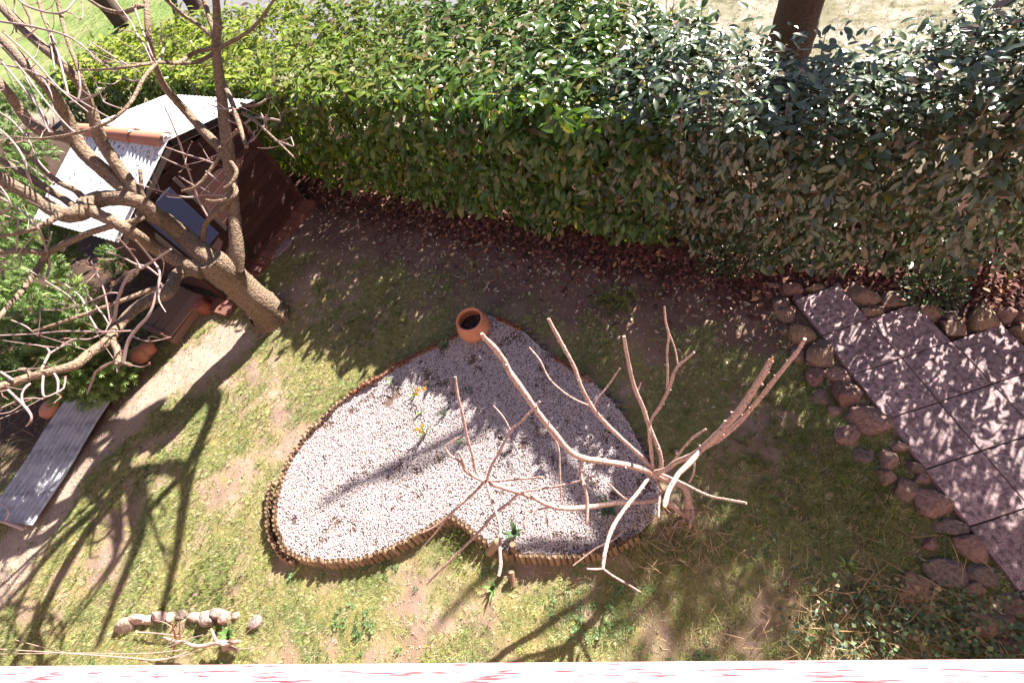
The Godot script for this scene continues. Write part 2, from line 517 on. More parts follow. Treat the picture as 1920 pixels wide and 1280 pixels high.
func _ready() -> void:
	# ----- camera, sky, sun, exposure -----
	var cam := Camera3D.new()
	cam.name = "camera"
	cam.transform = Transform3D(Basis(Vector3(0.974073, -0.225655, 0.016170), Vector3(0.130510, 0.502105, -0.854902), Vector3(0.184794, 0.834848, 0.518537)), Vector3(0, 4, 0))
	cam.fov = 70.83; cam.near = 0.05; cam.far = 400.0
	add_child(cam)
	var env := Environment.new()
	var sky := ProceduralSkyMaterial.new()
	sky.sky_top_color = Color(0.44, 0.53, 0.72)
	sky.sky_horizon_color = Color(0.78, 0.8, 0.84)
	sky.sky_curve = 0.2
	sky.ground_bottom_color = Color(0.25, 0.23, 0.2)
	sky.ground_horizon_color = Color(0.6, 0.6, 0.6)
	var s := Sky.new()
	s.sky_material = sky
	env.background_mode = Environment.BG_SKY
	env.sky = s
	env.background_energy_multiplier = 0.25
	env.tonemap_mode = Environment.TONE_MAPPER_LINEAR
	env.tonemap_exposure = 4.9
	env.sdfgi_enabled = true; env.ssao_enabled = true; env.ssil_enabled = true
	var we := WorldEnvironment.new()
	we.name = "environment"; we.environment = env
	add_child(we)
	var sun := DirectionalLight3D.new()
	sun.name = "sun"
	sun.light_energy = 1.6; sun.light_color = Color(1.0, 0.97, 0.935); sun.light_angular_distance = 0.42
	sun.shadow_enabled = true
	var az := deg_to_rad(126.0); var el := deg_to_rad(30.5)
	var ray := Vector3(cos(az) * cos(el), -sin(el), sin(az) * cos(el))
	sun.transform = Transform3D(Basis.looking_at(ray, Vector3.UP), Vector3(0, 20, 0))
	add_child(sun)

	rng.seed = 4711
	wob.seed = 3; wob.frequency = 1.0; wob.fractal_octaves = 2
	patch.seed = 9; patch.frequency = 1.0; patch.fractal_octaves = 3
	heart = PackedVector2Array([Vector2(-1.428, -2.636), Vector2(-1.585, -2.571), Vector2(-1.752, -2.507), Vector2(-1.92, -2.438), Vector2(-2.085, -2.356), Vector2(-2.236, -2.267), Vector2(-2.355, -2.198), Vector2(-2.475, -2.142), Vector2(-2.58, -2.072), Vector2(-2.684, -2.003), Vector2(-2.771, -1.91), Vector2(-2.867, -1.807), Vector2(-2.951, -1.717), Vector2(-3.02, -1.615), Vector2(-3.073, -1.503), Vector2(-3.114, -1.393), Vector2(-3.139, -1.294), Vector2(-3.142, -1.18), Vector2(-3.137, -1.06), Vector2(-3.11, -0.941), Vector2(-3.061, -0.825), Vector2(-2.997, -0.724), Vector2(-2.92, -0.652), Vector2(-2.813, -0.596), Vector2(-2.694, -0.562), Vector2(-2.539, -0.539), Vector2(-2.342, -0.535), Vector2(-2.153, -0.555), Vector2(-2.015, -0.585), Vector2(-1.88, -0.635), Vector2(-1.746, -0.694), Vector2(-1.611, -0.757), Vector2(-1.513, -0.81), Vector2(-1.43, -0.83), Vector2(-1.346, -0.796), Vector2(-1.244, -0.724), Vector2(-1.153, -0.647), Vector2(-1.065, -0.58), Vector2(-0.958, -0.529), Vector2(-0.791, -0.502), Vector2(-0.566, -0.489), Vector2(-0.365, -0.487), Vector2(-0.205, -0.509), Vector2(-0.063, -0.557), Vector2(0.062, -0.614), Vector2(0.18, -0.702), Vector2(0.261, -0.812), Vector2(0.269, -0.931), Vector2(0.25, -1.056), Vector2(0.226, -1.164), Vector2(0.183, -1.291), Vector2(0.132, -1.466), Vector2(0.074, -1.592), Vector2(0.001, -1.724), Vector2(-0.128, -1.9), Vector2(-0.272, -2.037), Vector2(-0.433, -2.194), Vector2(-0.579, -2.32), Vector2(-0.692, -2.469), Vector2(-0.795, -2.597), Vector2(-0.941, -2.711), Vector2(-1.109, -2.792), Vector2(-1.307, -2.746)])
	make_materials()
	make_ground()
	make_house()
	make_shed()
	make_terrace()
	make_far_trees()
	make_hedges()
	make_heart()
	make_cherry()
	make_fig()
	make_pots()
	make_left_corner()
	make_plants()

func make_materials() -> void:
	var grain := speckle(512, 0.06, [[0.0, grey(0.72)], [0.5, grey(0.92)], [1.0, grey(1.0)]], 5, 5)
	var rough := speckle(512, 0.03, [[0.0, grey(0)], [1.0, grey(1)]], 8, 5)
	var fine := speckle(512, 0.11, [[0.0, grey(0.55)], [0.45, grey(0.9)], [1.0, grey(1.0)]], 12, 3)
	M.ground = mat(Color.WHITE, 0.95, fine, 1.9, true, fine, 0.7, 0.2)
	M.road = mat(srgb(0.2, 0.19, 0.2), 0.9, fine, 1.0, false)
	M.plaster = mat(srgb(0.33, 0.235, 0.21), 0.9, grain, 0.8)
	M.coping = mat(srgb(0.7, 0.5, 0.52), 0.75, speckle(1024, 0.008, [[0.0, Color(0.7, 0.26, 0.28)], [0.27, Color(0.78, 0.42, 0.44)], [0.36, Color(0.98, 0.8, 0.82)], [0.5, Color(1, 0.92, 0.93)], [1.0, Color(1, 1, 1)]], 31, 6), 1.0, false, grain, 0.15)  # red streaks painted into the ledge colour in place of twig shadows
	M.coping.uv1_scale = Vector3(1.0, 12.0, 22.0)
	M.brown_board = []
	for k in 3:
		var c := [Color(0.075, 0.026, 0.02), Color(0.06, 0.021, 0.017), Color(0.09, 0.033, 0.025)][k] as Color
		M.brown_board.append(mat(c.linear_to_srgb(), 0.55, grain, 3.0, false, rough, 0.15))
	M.blue = mat(srgb(0.018, 0.022, 0.06), 0.5, grain, 2.0)
	M.dark_trim = mat(srgb(0.035, 0.018, 0.015), 0.7, grain, 2.0)
	M.roof = mat(srgb(0.7, 0.71, 0.73), 0.5, speckle(1024, 0.02, [[0.0, grey(0.45)], [0.35, grey(0.8)], [0.6, grey(1)], [1, grey(1)]], 22, 5), 0.7)
	M.roof = mat(srgb(0.72, 0.73, 0.75), 0.5)
	M.roof.albedo_texture = speckle(1024, 0.02, [[0.0, grey(0.35)], [0.24, grey(0.6)], [0.33, grey(0.97)], [1, grey(1)]], 22, 4)
	M.tile = mat(srgb(0.5, 0.2, 0.12), 0.8, grain, 3.0)
	M.brick = []
	for k in 3:
		var c := [Color(0.22, 0.085, 0.06), Color(0.19, 0.08, 0.06), Color(0.26, 0.11, 0.075)][k] as Color
		M.brick.append(mat(c.linear_to_srgb(), 0.9, grain, 4.0, false, rough, 0.3))
	M.old_board = []
	for k in 3:
		var c := [Color(0.3, 0.17, 0.12), Color(0.27, 0.155, 0.11), Color(0.33, 0.19, 0.135)][k] as Color
		M.old_board.append(mat(c.linear_to_srgb(), 0.85, grain, 3.0, false, rough, 0.2))
	var chips := speckle(1024, 0.08, [[0.0, Color(0.5, 0.3, 0.3)], [0.42, Color(0.62, 0.5, 0.5)], [0.54, Color(0.8, 0.68, 0.68)], [0.6, Color(1.0, 0.97, 0.96)], [1.0, Color(1, 1, 1)]], 41, 2)
	var worn := speckle(1024, 0.01, [[0.0, grey(0.5)], [0.4, grey(0.82)], [0.6, grey(0.97)], [1.0, grey(1)]], 44, 5)
	M.slab = []
	for k in 4:
		var c := [Color(0.5, 0.44, 0.45), Color(0.45, 0.395, 0.405), Color(0.53, 0.465, 0.475), Color(0.4, 0.29, 0.29)][k] as Color
		var m := mat(c.linear_to_srgb(), 0.8, chips if k < 3 else fine, 1.6 + k * 0.13, false, rough, 0.12)
		m.detail_enabled = true; m.detail_albedo = worn; m.detail_blend_mode = BaseMaterial3D.BLEND_MODE_MUL
		M.slab.append(m)
	M.stone = mat(Color.WHITE, 0.9, speckle(512, 0.025, [[0.0, Color(0.5, 0.42, 0.38)], [0.4, Color(0.85, 0.78, 0.74)], [1.0, Color(1, 1, 1)]], 51, 5), 2.5, false, rough, 0.8)
	M.pebble = mat(Color.WHITE, 0.85, null, 1.0, true)
	M.bed = mat(srgb(0.15, 0.1, 0.08), 0.95, fine, 2.0, false, rough, 0.8)
	M.log = []
	for k in 3:
		var c := [Color(0.3, 0.19, 0.11), Color(0.24, 0.145, 0.085), Color(0.36, 0.24, 0.145)][k] as Color
		M.log.append(mat(c.linear_to_srgb(), 0.85, grain, 6.0, false, rough, 0.2))
	M.log_orange = mat(srgb(0.25, 0.105, 0.055), 0.8, grain, 6.0)  # redder brown for the logs along the far stretch of the edging
	M.cherry_bark = mat(srgb(0.38, 0.315, 0.275), 0.95, speckle(1024, 0.016, [[0.0, Color(0.3, 0.25, 0.22)], [0.28, Color(0.5, 0.43, 0.38)], [0.46, Color(0.78, 0.7, 0.63)], [0.58, Color(0.9, 0.87, 0.82)], [0.66, Color(0.62, 0.56, 0.3)], [0.74, Color(0.55, 0.5, 0.42)], [1.0, Color(1, 0.98, 0.95)]], 61, 6), 2.0, false, rough, 1.8)
	M.cherry_twig = mat(srgb(0.36, 0.25, 0.225), 0.6, grain, 6.0)
	M.fig_bark = mat(srgb(0.52, 0.375, 0.325), 0.7, speckle(512, 0.03, [[0.0, Color(0.42, 0.36, 0.34)], [0.4, Color(0.8, 0.75, 0.73)], [0.55, Color(0.97, 0.95, 0.94)], [1.0, Color(1, 1, 1)]], 66, 4), 4.0, false, rough, 0.25)
	M.cut_wood = mat(srgb(0.6, 0.32, 0.17), 0.8)
	M.dark_bark = mat(srgb(0.085, 0.05, 0.035), 0.95, grain, 1.0, false, rough, 2.0)
	M.terracotta = mat(srgb(0.5, 0.21, 0.115), 0.75, speckle(512, 0.012, [[0.0, Color(0.8, 0.74, 0.7)], [0.5, Color(1, 1, 1)], [1.0, Color(1.0, 0.98, 0.95)]], 71, 5), 1.5, false, rough, 0.08)
	M.red_pot = mat(srgb(0.32, 0.09, 0.065), 0.6, grain, 3.0)
	M.soil = mat(srgb(0.05, 0.033, 0.028), 1.0, fine, 3.0, false, rough, 1.5)
	M.sheet = mat(srgb(0.5, 0.51, 0.55), 0.45, speckle(512, 0.015, [[0.0, grey(0.5)], [0.5, grey(0.9)], [1, grey(1)]], 81, 5), 0.9)
	M.straw = mat(srgb(0.42, 0.33, 0.22), 0.9, null, 1.0, true)
	M.vine = mat(srgb(0.4, 0.27, 0.22), 0.85, grain, 5.0, false, rough, 0.4)
	M.red_cane = mat(srgb(0.3, 0.1, 0.06), 0.7)
	M.stem = mat(srgb(0.2, 0.1, 0.06), 0.8)
	M.pale_wood = mat(srgb(0.55, 0.4, 0.36), 0.8, grain, 4.0)
	M.laurel = leafy(0.22, Color(0.8, 0.86, 0.4), 0.5)
	M.silver = leafy(0.22, Color(0.4, 0.42, 0.26), 0.6)
	M.litter = leafy(0.8, Color(0.3, 0.25, 0.2), 0.3)
	M.grass = leafy(0.7, Color(0.5, 0.52, 0.25), 0.3)
	M.weed = leafy(0.5, Color(0.4, 0.45, 0.25), 0.4)
	M.conifer = leafy(0.5, Color(0.45, 0.5, 0.25), 0.4)
	M.petal = leafy(0.6, Color(0.5, 0.45, 0.2), 0.3)
	M.petal.albedo_color = srgb(0.85, 0.55, 0.03)
	M.bud = mat(srgb(0.2, 0.055, 0.05), 0.7)

func make_ground() -> void:
	var xs := PackedFloat32Array(); var zs := PackedFloat32Array()
	for k in [-220, -140, -90, -60, -42, -32, -26, -22]: xs.append(k)
	var x := -19.0
	while x < 7.5:
		xs.append(x); x += 0.06 if x > -8.0 else 0.25
	for k in [8, 9, 11, 14, 20, 30, 50, 90, 160]: xs.append(k)
	for k in [-260, -160, -100, -70, -50, -38, -30, -25, -22]: zs.append(k)
	var z := -19.0
	while z < 1.5:
		zs.append(z); z += 0.06 if z > -8.0 else 0.25
	for k in [2, 4, 8, 16, 40, 100]: zs.append(k)
	var b := MB.new()
	for i in xs.size():
		for j in zs.size():
			var px := xs[i]; var pz := zs[j]
			var e := 0.03
			var nn := Vector3(ground_y(px - e, pz) - ground_y(px + e, pz), 2 * e, ground_y(px, pz - e) - ground_y(px, pz + e)).normalized()
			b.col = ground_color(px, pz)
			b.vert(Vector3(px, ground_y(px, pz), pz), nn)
	var w := zs.size()
	for i in xs.size() - 1:
		for j in w - 1:
			b.quad(i * w + j, i * w + j + 1, (i + 1) * w + j + 1, (i + 1) * w + j)
	tag(put("ground", b.mesh(), M.ground), "garden ground of soil and moss running on past the hedge as lawn and dry earth", "ground", "", "structure")
	# the grey lane beyond the hedge
	b = MB.new()
	var last := -1
	for p in [[Vector2(-13.0, -22.0), Vector2(-9.0, -24.0)], [Vector2(-9.9, -14.8), Vector2(-6.2, -17.0)], [Vector2(-9.0, -12.9), Vector2(-4.6, -14.0)], [Vector2(-7.6, -11.2), Vector2(-2.0, -12.6)], [Vector2(-5.0, -9.9), Vector2(2.0, -11.8)], [Vector2(0.0, -9.6), Vector2(8.0, -12.2)]]:
		var f := b.vert(Vector3(p[0].x, 0.035, p[0].y), Vector3.UP)
		b.vert(Vector3(p[1].x, 0.035, p[1].y), Vector3.UP)
		if last >= 0: b.quad(last, last + 1, f + 1, f)
		last = f
	tag(put("road", b.mesh(), M.road), "grey lane just beyond the far side of the hedge", "road", "", "structure")

func make_house() -> void:
	var o := thing("house", "pink plastered house front with a pale red parapet ledge below the viewer", "house", Vector3(0, 0, 0.2))
	var b := MB.new()
	b.box(Transform3D(Basis(), Vector3(0, 1.48, 0.3)), Vector3(16, 2.96, 0.22), 0.01)
	put("wall", b.mesh(), M.plaster, o)
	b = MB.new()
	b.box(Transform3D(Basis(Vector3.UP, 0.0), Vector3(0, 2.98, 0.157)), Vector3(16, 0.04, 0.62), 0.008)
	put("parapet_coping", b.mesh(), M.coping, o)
	b = MB.new()
	b.box(Transform3D(Basis(), Vector3(0, 3.6, 1.7)), Vector3(16, 7.2, 0.3), 0.01)
	put("upper_wall", b.mesh(), M.plaster, o)
	b = MB.new()
	b.box(Transform3D(Basis(), Vector3(0, 2.1, 0.95)), Vector3(16, 0.2, 1.2), 0.01)
	put("balcony_floor", b.mesh(), M.plaster, o)

func make_shed() -> void:
	var A := Vector3(-3.85, 0, -5.25)
	var d := Vector3(-0.42, 0, 0.9075)
	var back := Vector3(-0.9075, 0, -0.42)
	var W := 1.746
	var D := 1.5
	var o := thing("garden_shed", "small dark brown plank shed with white corrugated roof and orange ridge tile", "shed", A)
	var loc := func(t: float, h: float, s: float) -> Vector3: return d * t + Vector3.UP * h + back * s
	var roof_h := func(t: float) -> float: return 1.66 - 0.285 * absf(t - 0.873)
	# front: a board for every row, shortened under the gable
	var k := 0
	var h := 0.13
	while h < 1.66:
		var t0 := 0.0; var t1 := W
		if h + 0.05 > roof_h.call(0.0):
			var c: float = (1.64 - h - 0.05) / 0.285
			t0 = maxf(0.873 - c, 0.0); t1 = minf(0.873 + c, W)
		if t1 - t0 > 0.08:
			var tilt := Vector3.UP * 0.0
			board(o, "plank", loc.call(t0, h, 0.0), loc.call(t1, h, 0.0), 0.094, 0.022 + rr(-0.003, 0.004), -back, M.brown_board[k % 3])
		h += 0.1; k += 1
	for s in 4:
		pass
	h = 0.13
	while h < 1.36:
		board(o, "plank", loc.call(W - 0.01, h, 0.02), loc.call(W - 0.01, h, D), 0.094, 0.022 + rr(-0.003, 0.004), d, M.brown_board[k % 3])
		board(o, "plank", loc.call(0.01, h, 0.02), loc.call(0.01, h, D), 0.094, 0.022 + rr(-0.003, 0.004), -d, M.brown_board[(k + 1) % 3])
		h += 0.1; k += 1
	board(o, "back_wall", loc.call(0.02, 0.7, D), loc.call(W - 0.02, 0.7, D), 1.36, 0.03, back, M.dark_trim)
	for t in [0.012, W - 0.012]:
		board(o, "corner_post", loc.call(t, 0.03, -0.018), loc.call(t, 1.36, -0.018), 0.06, 0.035, -back, M.brown_board[2])
	board(o, "base_beam", loc.call(0.05, 0.075, -0.03), loc.call(W - 0.05, 0.075, -0.03), 0.07, 0.04, -back, M.brown_board[2])
	# door with a dark blue upper panel
	var door := board(o, "door", loc.call(1.4, 0.1, -0.022), loc.call(1.4, 1.38, -0.022), 0.56, 0.02, -back, M.brown_board[1])
	var bp := MB.new()
	var x := Vector3.UP
	bp.box(Transform3D(Basis(x, (-back).cross(x), -back), loc.call(1.42, 1.0, -0.038)), Vector3(0.72, 0.44, 0.014), 0.004)
	put("door_panel", bp.mesh(), M.blue, door)
	for t in [1.1, 1.7]:
		board(door, "door_frame", loc.call(t, 0.1, -0.04), loc.call(t, 1.4, -0.04), 0.05, 0.03, -back, M.dark_trim)
	# corrugated roof slopes
	for side in [-1.0, 1.0]:
		var b := MB.new()
		var rows := 190
		var reach := 1.12
		for i in rows + 1:
			var sdep := lerpf(-0.13, D + 0.08, float(i) / rows)
			var ph := sdep / 0.072 * TAU
			var y := sin(ph) * 0.012
			var sl := -cos(ph) * 0.012 * TAU / 0.072
			for q in [0.0, 0.5, 1.0]:
				var run: float = q * reach
				b.uv.append(Vector2(run * 0.55 + side, sdep * 2.2))
				b.vert(loc.call(0.873 + side * run, 1.7 - 0.285 * run + y, sdep), (Vector3.UP + d * side * 0.285 + back * sl * 1.0).normalized())
		for i in rows:
			for q in 2:
				b.quad(i * 3 + q, i * 3 + q + 1, i * 3 + q + 4, i * 3 + q + 3)
		put("roof_sheet", b.mesh(), M.roof, o)
		var a: Vector3 = loc.call(0.873 + side * 0.01, 1.655, -0.1)
		var e: Vector3 = loc.call(0.873 + side * 1.11, 1.655 - 0.285 * 1.1, -0.1)
		board(o, "barge_board", a, e, 0.07, 0.025, -back, M.dark_trim)
	# ridge tiles
	for i in 3:
		var b := MB.new()
		var s0 := -0.1 + i * 0.57
		var f := -1
		for r in 2:
			for q in 9:
				var an := PI * q / 8.0
				var rad := 0.075 - r * 0.012 + 0.0
				var p: Vector3 = loc.call(0.873 + cos(an) * rad * 1.3, 1.685 + sin(an) * rad + 0.012 * (1 - r), s0 + r * 0.6)
				b.vert(p, (d * cos(an) + Vector3.UP * sin(an)).normalized())
		for q in 8: b.quad(q, q + 1, q + 10, q + 9)
		put("ridge_tile", b.mesh(), M.tile, o)
	# bricks laid round the foot of the front and the left side
	for i in 15:
		var b := MB.new()
		b.box(Transform3D(Basis(d, Vector3.UP, d.cross(Vector3.UP)).rotated(Vector3.UP, rr(-0.03, 0.03)), loc.call(0.06 + i * 0.117, 0.025 + rr(-0.004, 0.004), -0.14)), Vector3(0.108, 0.07, 0.2), 0.006)
		put("brick", b.mesh(), M.brick[i % 3], o)
	for i in 9:
		var b := MB.new()
		b.box(Transform3D(Basis(d, Vector3.UP, d.cross(Vector3.UP)).rotated(Vector3.UP, rr(-0.03, 0.03)), loc.call(W + 0.12, 0.025 + rr(-0.004, 0.004), -0.17 + i * 0.117)), Vector3(0.2, 0.07, 0.108), 0.006)
		put("brick", b.mesh(), M.brick[(i + 1) % 3], o)
	var sl := MB.new()
	sl.rock(Vector3(0.2, 0.03, 0.13), wob, Vector3(3, 1, 7), 0.18, 6)
	var so := put("stepping_slab", sl.mesh(), M.slab[1])
	so.position = Vector3(-4.008, 0, -4.39) + Vector3.UP * 0.02; so.rotation.y = 0.75
	tag(so, "worn grey square slab lying on soil in front of the shed", "slab")

func make_terrace() -> void:
	var o := thing("terrace", "terrace of square exposed aggregate slabs with a stepped far edge", "terrace", Vector3(slab_o.x, 0, slab_o.y))
	o.set_meta("kind", "structure")
	var u := Vector3(slab_i.x, 0, slab_i.y); var w := Vector3(slab_j.x, 0, slab_j.y)
	var b := MB.new()
	b.flat([u * 0.06 + w * 0.06, u * 0.95 + w * 0.06, u * 12.0 + w * 0.06, u * 12.0 + w * 11.4, u * 1.06 + w * 0.9], Vector3.UP)
	var bed := put("sand_bed", b.mesh(), M.bed, o)
	bed.position.y = 0.022
	for i in 11:
		for j in i + 1:
			if j > 7: continue
			b = MB.new()
			b.box(Transform3D(Basis(u.normalized(), Vector3.UP, u.normalized().cross(Vector3.UP)).rotated(Vector3.UP, rr(-0.006, 0.006)).rotated(u.normalized(), rr(-0.008, 0.008)), u * (i + 0.5) + w * (j + 0.5) + Vector3.UP * (0.035 + rr(-0.003, 0.003))), Vector3(0.392, 0.045, 0.392), 0.004)
			var kind := 3 if (i == 3 and j == 1) or (i == 4 and j == 1) or (i == 3 and j == 2) or (i == 5 and j == 2) else rng.randi() % 3
			put("slab", b.mesh(), M.slab[kind], o)
	stone("edging_stone", "rounded reddish stone at the top corner of the terrace, against the leaf litter", "stone", "stones edging the terrace", Vector3(1.727, 0, -2.615), Vector3(0.091, 0.06, 0.06), -0.185, Color(0.26, 0.14, 0.12))
	stone("edging_stone", "low mossy stone along the top edge of the first paving slab", "stone", "stones edging the terrace", Vector3(1.92, 0, -2.603), Vector3(0.081, 0.04, 0.048), -0.186, Color(0.32, 0.24, 0.14))
	stone("edging_stone", "thin sunken stone under the top left edge of the first slab", "stone", "stones edging the terrace", Vector3(1.763, 0, -2.524), Vector3(0.064, 0.03, 0.035), -0.179, Color(0.17, 0.12, 0.1))
	stone("edging_stone", "dark brown stone outermost at the corner of the first slab", "stone", "stones edging the terrace", Vector3(1.597, 0, -2.489), Vector3(0.078, 0.05, 0.076), -0.175, Color(0.17, 0.12, 0.1))
	stone("edging_stone", "plain brown rounded stone beside the lower left of the first slab", "stone", "stones edging the terrace", Vector3(1.605, 0, -2.377), Vector3(0.081, 0.07, 0.097), -0.168, Color(0.3, 0.22, 0.16))
	stone("edging_stone", "yellowish hollowed stone beside the joint of the first and second slabs", "stone", "stones edging the terrace", Vector3(1.676, 0, -2.164), Vector3(0.107, 0.08, 0.098), -0.156, Color(0.32, 0.24, 0.14))
	stone("edging_stone", "small dark stone half under the yellowish hollowed stone", "stone", "stones edging the terrace", Vector3(1.556, 0, -2.221), Vector3(0.05, 0.05, 0.055), -0.158, Color(0.17, 0.12, 0.1))
	stone("edging_stone", "large rough brown boulder touching the fig branch tip in view", "stone", "stones edging the terrace", Vector3(1.751, 0, -1.961), Vector3(0.123, 0.09, 0.135), -0.144, Color(0.3, 0.22, 0.16))
	stone("edging_stone", "small brown stone tucked behind the large rough brown boulder", "stone", "stones edging the terrace", Vector3(1.593, 0, -1.958), Vector3(0.056, 0.05, 0.067), -0.142, Color(0.3, 0.22, 0.16))
	stone("edging_stone", "round purplish cobble just below the large rough boulder", "stone", "stones edging the terrace", Vector3(1.652, 0, -1.739), Vector3(0.07, 0.06, 0.084), -0.129, Color(0.26, 0.14, 0.12))
	stone("edging_stone", "pale pink wedge of stone with a straight lower edge by the third slab", "stone", "stones edging the terrace", Vector3(1.817, 0, -1.732), Vector3(0.103, 0.06, 0.069), -0.13, Color(0.36, 0.24, 0.21))
	stone("edging_stone", "small speckled round stone sunk in the grass by the third slab", "stone", "stones edging the terrace", Vector3(1.63, 0, -1.57), Vector3(0.061, 0.04, 0.071), -0.118, Color(0.2, 0.17, 0.16))
	stone("edging_stone", "big rounded purplish stone beside the third slab in the edge row", "stone", "stones edging the terrace", Vector3(1.828, 0, -1.569), Vector3(0.123, 0.09, 0.123), -0.12, Color(0.26, 0.14, 0.12))
	stone("edging_stone", "small pinkish chip under the big rounded purplish stone", "stone", "stones edging the terrace", Vector3(1.71, 0, -1.446), Vector3(0.059, 0.03, 0.046), -0.111, Color(0.36, 0.24, 0.21))
	stone("edging_stone", "largest pitted pinkish rock beside the fourth slab", "stone", "stones edging the terrace", Vector3(1.895, 0, -1.32), Vector3(0.149, 0.1, 0.128), -0.104, Color(0.36, 0.24, 0.21))
	stone("edging_stone", "flat pink diamond shaped stone at the grass below the pitted rock", "stone", "stones edging the terrace", Vector3(1.717, 0, -1.235), Vector3(0.09, 0.06, 0.096), -0.098, Color(0.36, 0.24, 0.21))
	stone("edging_stone", "squarish dark purple stone on the lawn edge of the row", "stone", "stones edging the terrace", Vector3(1.75, 0, -1.066), Vector3(0.077, 0.05, 0.067), -0.087, Color(0.2, 0.17, 0.16))
	stone("edging_stone", "pale pink oval stone above the lichen covered one", "stone", "stones edging the terrace", Vector3(1.902, 0, -1.029), Vector3(0.068, 0.07, 0.07), -0.085, Color(0.36, 0.24, 0.21))
	stone("edging_stone", "small stone blotched with white lichen", "stone", "stones edging the terrace", Vector3(1.852, 0, -0.924), Vector3(0.061, 0.07, 0.072), -0.078, Color(0.3, 0.22, 0.16))
	stone("edging_stone", "narrow pinkish stone against the lower corner of the fourth slab", "stone", "stones edging the terrace", Vector3(2.024, 0, -1.127), Vector3(0.065, 0.05, 0.055), -0.092, Color(0.36, 0.24, 0.21))
	stone("edging_stone", "dull brown mossy stone beside the fifth slab joint", "stone", "stones edging the terrace", Vector3(2.062, 0, -0.961), Vector3(0.056, 0.05, 0.056), -0.082, Color(0.17, 0.12, 0.1))
	stone("edging_stone", "low pink sliver of stone wedged against the fifth slab", "stone", "stones edging the terrace", Vector3(2.083, 0, -0.879), Vector3(0.065, 0.04, 0.043), -0.077, Color(0.36, 0.24, 0.21))
	stone("edging_stone", "pointed pitted pale stone facing the long grass", "stone", "stones edging the terrace", Vector3(1.957, 0, -0.806), Vector3(0.082, 0.06, 0.081), -0.071, Color(0.3, 0.22, 0.16))
	stone("edging_stone", "large pale oval boulder beside the fifth slab", "stone", "stones edging the terrace", Vector3(2.078, 0, -0.714), Vector3(0.108, 0.09, 0.098), -0.066, Color(0.36, 0.24, 0.21))
	stone("edging_stone", "flat grey paving stone piece beside the sixth slab corner", "stone", "stones edging the terrace", Vector3(2.107, 0, -0.562), Vector3(0.114, 0.04, 0.062), -0.056, Color(0.2, 0.17, 0.16))
	stone("edging_stone", "pale rock streaked with green moss beside the sixth slab", "stone", "stones edging the terrace", Vector3(2.169, 0, -0.406), Vector3(0.092, 0.08, 0.094), -0.046, Color(0.36, 0.24, 0.21))
	stone("edging_stone", "reddish brown stone half buried in grass", "stone", "stones edging the terrace", Vector3(1.952, 0, -0.462), Vector3(0.053, 0.04, 0.046), -0.049, Color(0.26, 0.14, 0.12))
	stone("edging_stone", "broad flat grey stone lying low in the weeds", "stone", "stones edging the terrace", Vector3(1.954, 0, -0.275), Vector3(0.12, 0.05, 0.097), -0.037, Color(0.2, 0.17, 0.16))
	stone("edging_stone", "speckled grey rock by the lowest slab", "stone", "stones edging the terrace", Vector3(2.151, 0, -0.27), Vector3(0.096, 0.07, 0.073), -0.037, Color(0.2, 0.17, 0.16))
	stone("edging_stone", "wide orange brown flat stone among the straw", "stone", "stones edging the terrace", Vector3(1.776, 0, -0.197), Vector3(0.127, 0.05, 0.102), -0.031, Color(0.32, 0.24, 0.14))
	stone("edging_stone", "small sunlit tan stone between the two lowest boulders", "stone", "stones edging the terrace", Vector3(2.068, 0, -0.179), Vector3(0.058, 0.06, 0.049), -0.031, Color(0.3, 0.22, 0.16))
	stone("edging_stone", "long pale boulder at the bottom near the house", "stone", "stones edging the terrace", Vector3(2.06, 0, -0.012), Vector3(0.133, 0.12, 0.09), -0.02, Color(0.3, 0.22, 0.16))
	stone("edging_stone", "grey tan boulder in the lowest row beside the last slab", "stone", "stones edging the terrace", Vector3(2.238, 0, -0.071), Vector3(0.092, 0.1, 0.085), -0.024, Color(0.3, 0.22, 0.16))
	stone("edging_stone", "mossy stone beneath the long pale boulder", "stone", "stones edging the terrace", Vector3(2.126, 0, 0.101), Vector3(0.082, 0.06, 0.06), -0.012, Color(0.17, 0.12, 0.1))
	stone("edging_stone", "sunlit tan boulder with a sloping face on the far side of the first slab", "stone", "stones edging the terrace", Vector3(2.233, 0, -2.468), Vector3(0.125, 0.09, 0.121), -0.181, Color(0.3, 0.22, 0.16))
	stone("edging_stone", "tan stone with a sunlit rough top behind the second slab", "stone", "stones edging the terrace", Vector3(2.46, 0, -2.364), Vector3(0.112, 0.07, 0.084), -0.177, Color(0.3, 0.22, 0.16))
	stone("edging_stone", "wedge of light tan stone filling the step between first and second slabs", "stone", "stones edging the terrace", Vector3(2.268, 0, -2.286), Vector3(0.106, 0.05, 0.067), -0.17, Color(0.3, 0.22, 0.16))
	stone("edging_stone", "speckled tan stone behind the dark bush at the stepped edge", "stone", "stones edging the terrace", Vector3(2.676, 0, -2.194), Vector3(0.089, 0.07, 0.076), -0.168, Color(0.3, 0.22, 0.16))
	stone("edging_stone", "smooth greyish tan block pointing down into the stepped edge", "stone", "stones edging the terrace", Vector3(2.759, 0, -2.044), Vector3(0.093, 0.07, 0.099), -0.159, Color(0.3, 0.22, 0.16))
	stone("edging_stone", "small dull stone behind the smooth greyish block", "stone", "stones edging the terrace", Vector3(2.803, 0, -2.157), Vector3(0.062, 0.05, 0.054), -0.167, Color(0.2, 0.17, 0.16))
	stone("edging_stone", "tan rock with a bright green moss cap", "stone", "stones edging the terrace", Vector3(2.975, 0, -2.076), Vector3(0.109, 0.1, 0.116), -0.164, Color(0.32, 0.24, 0.14))
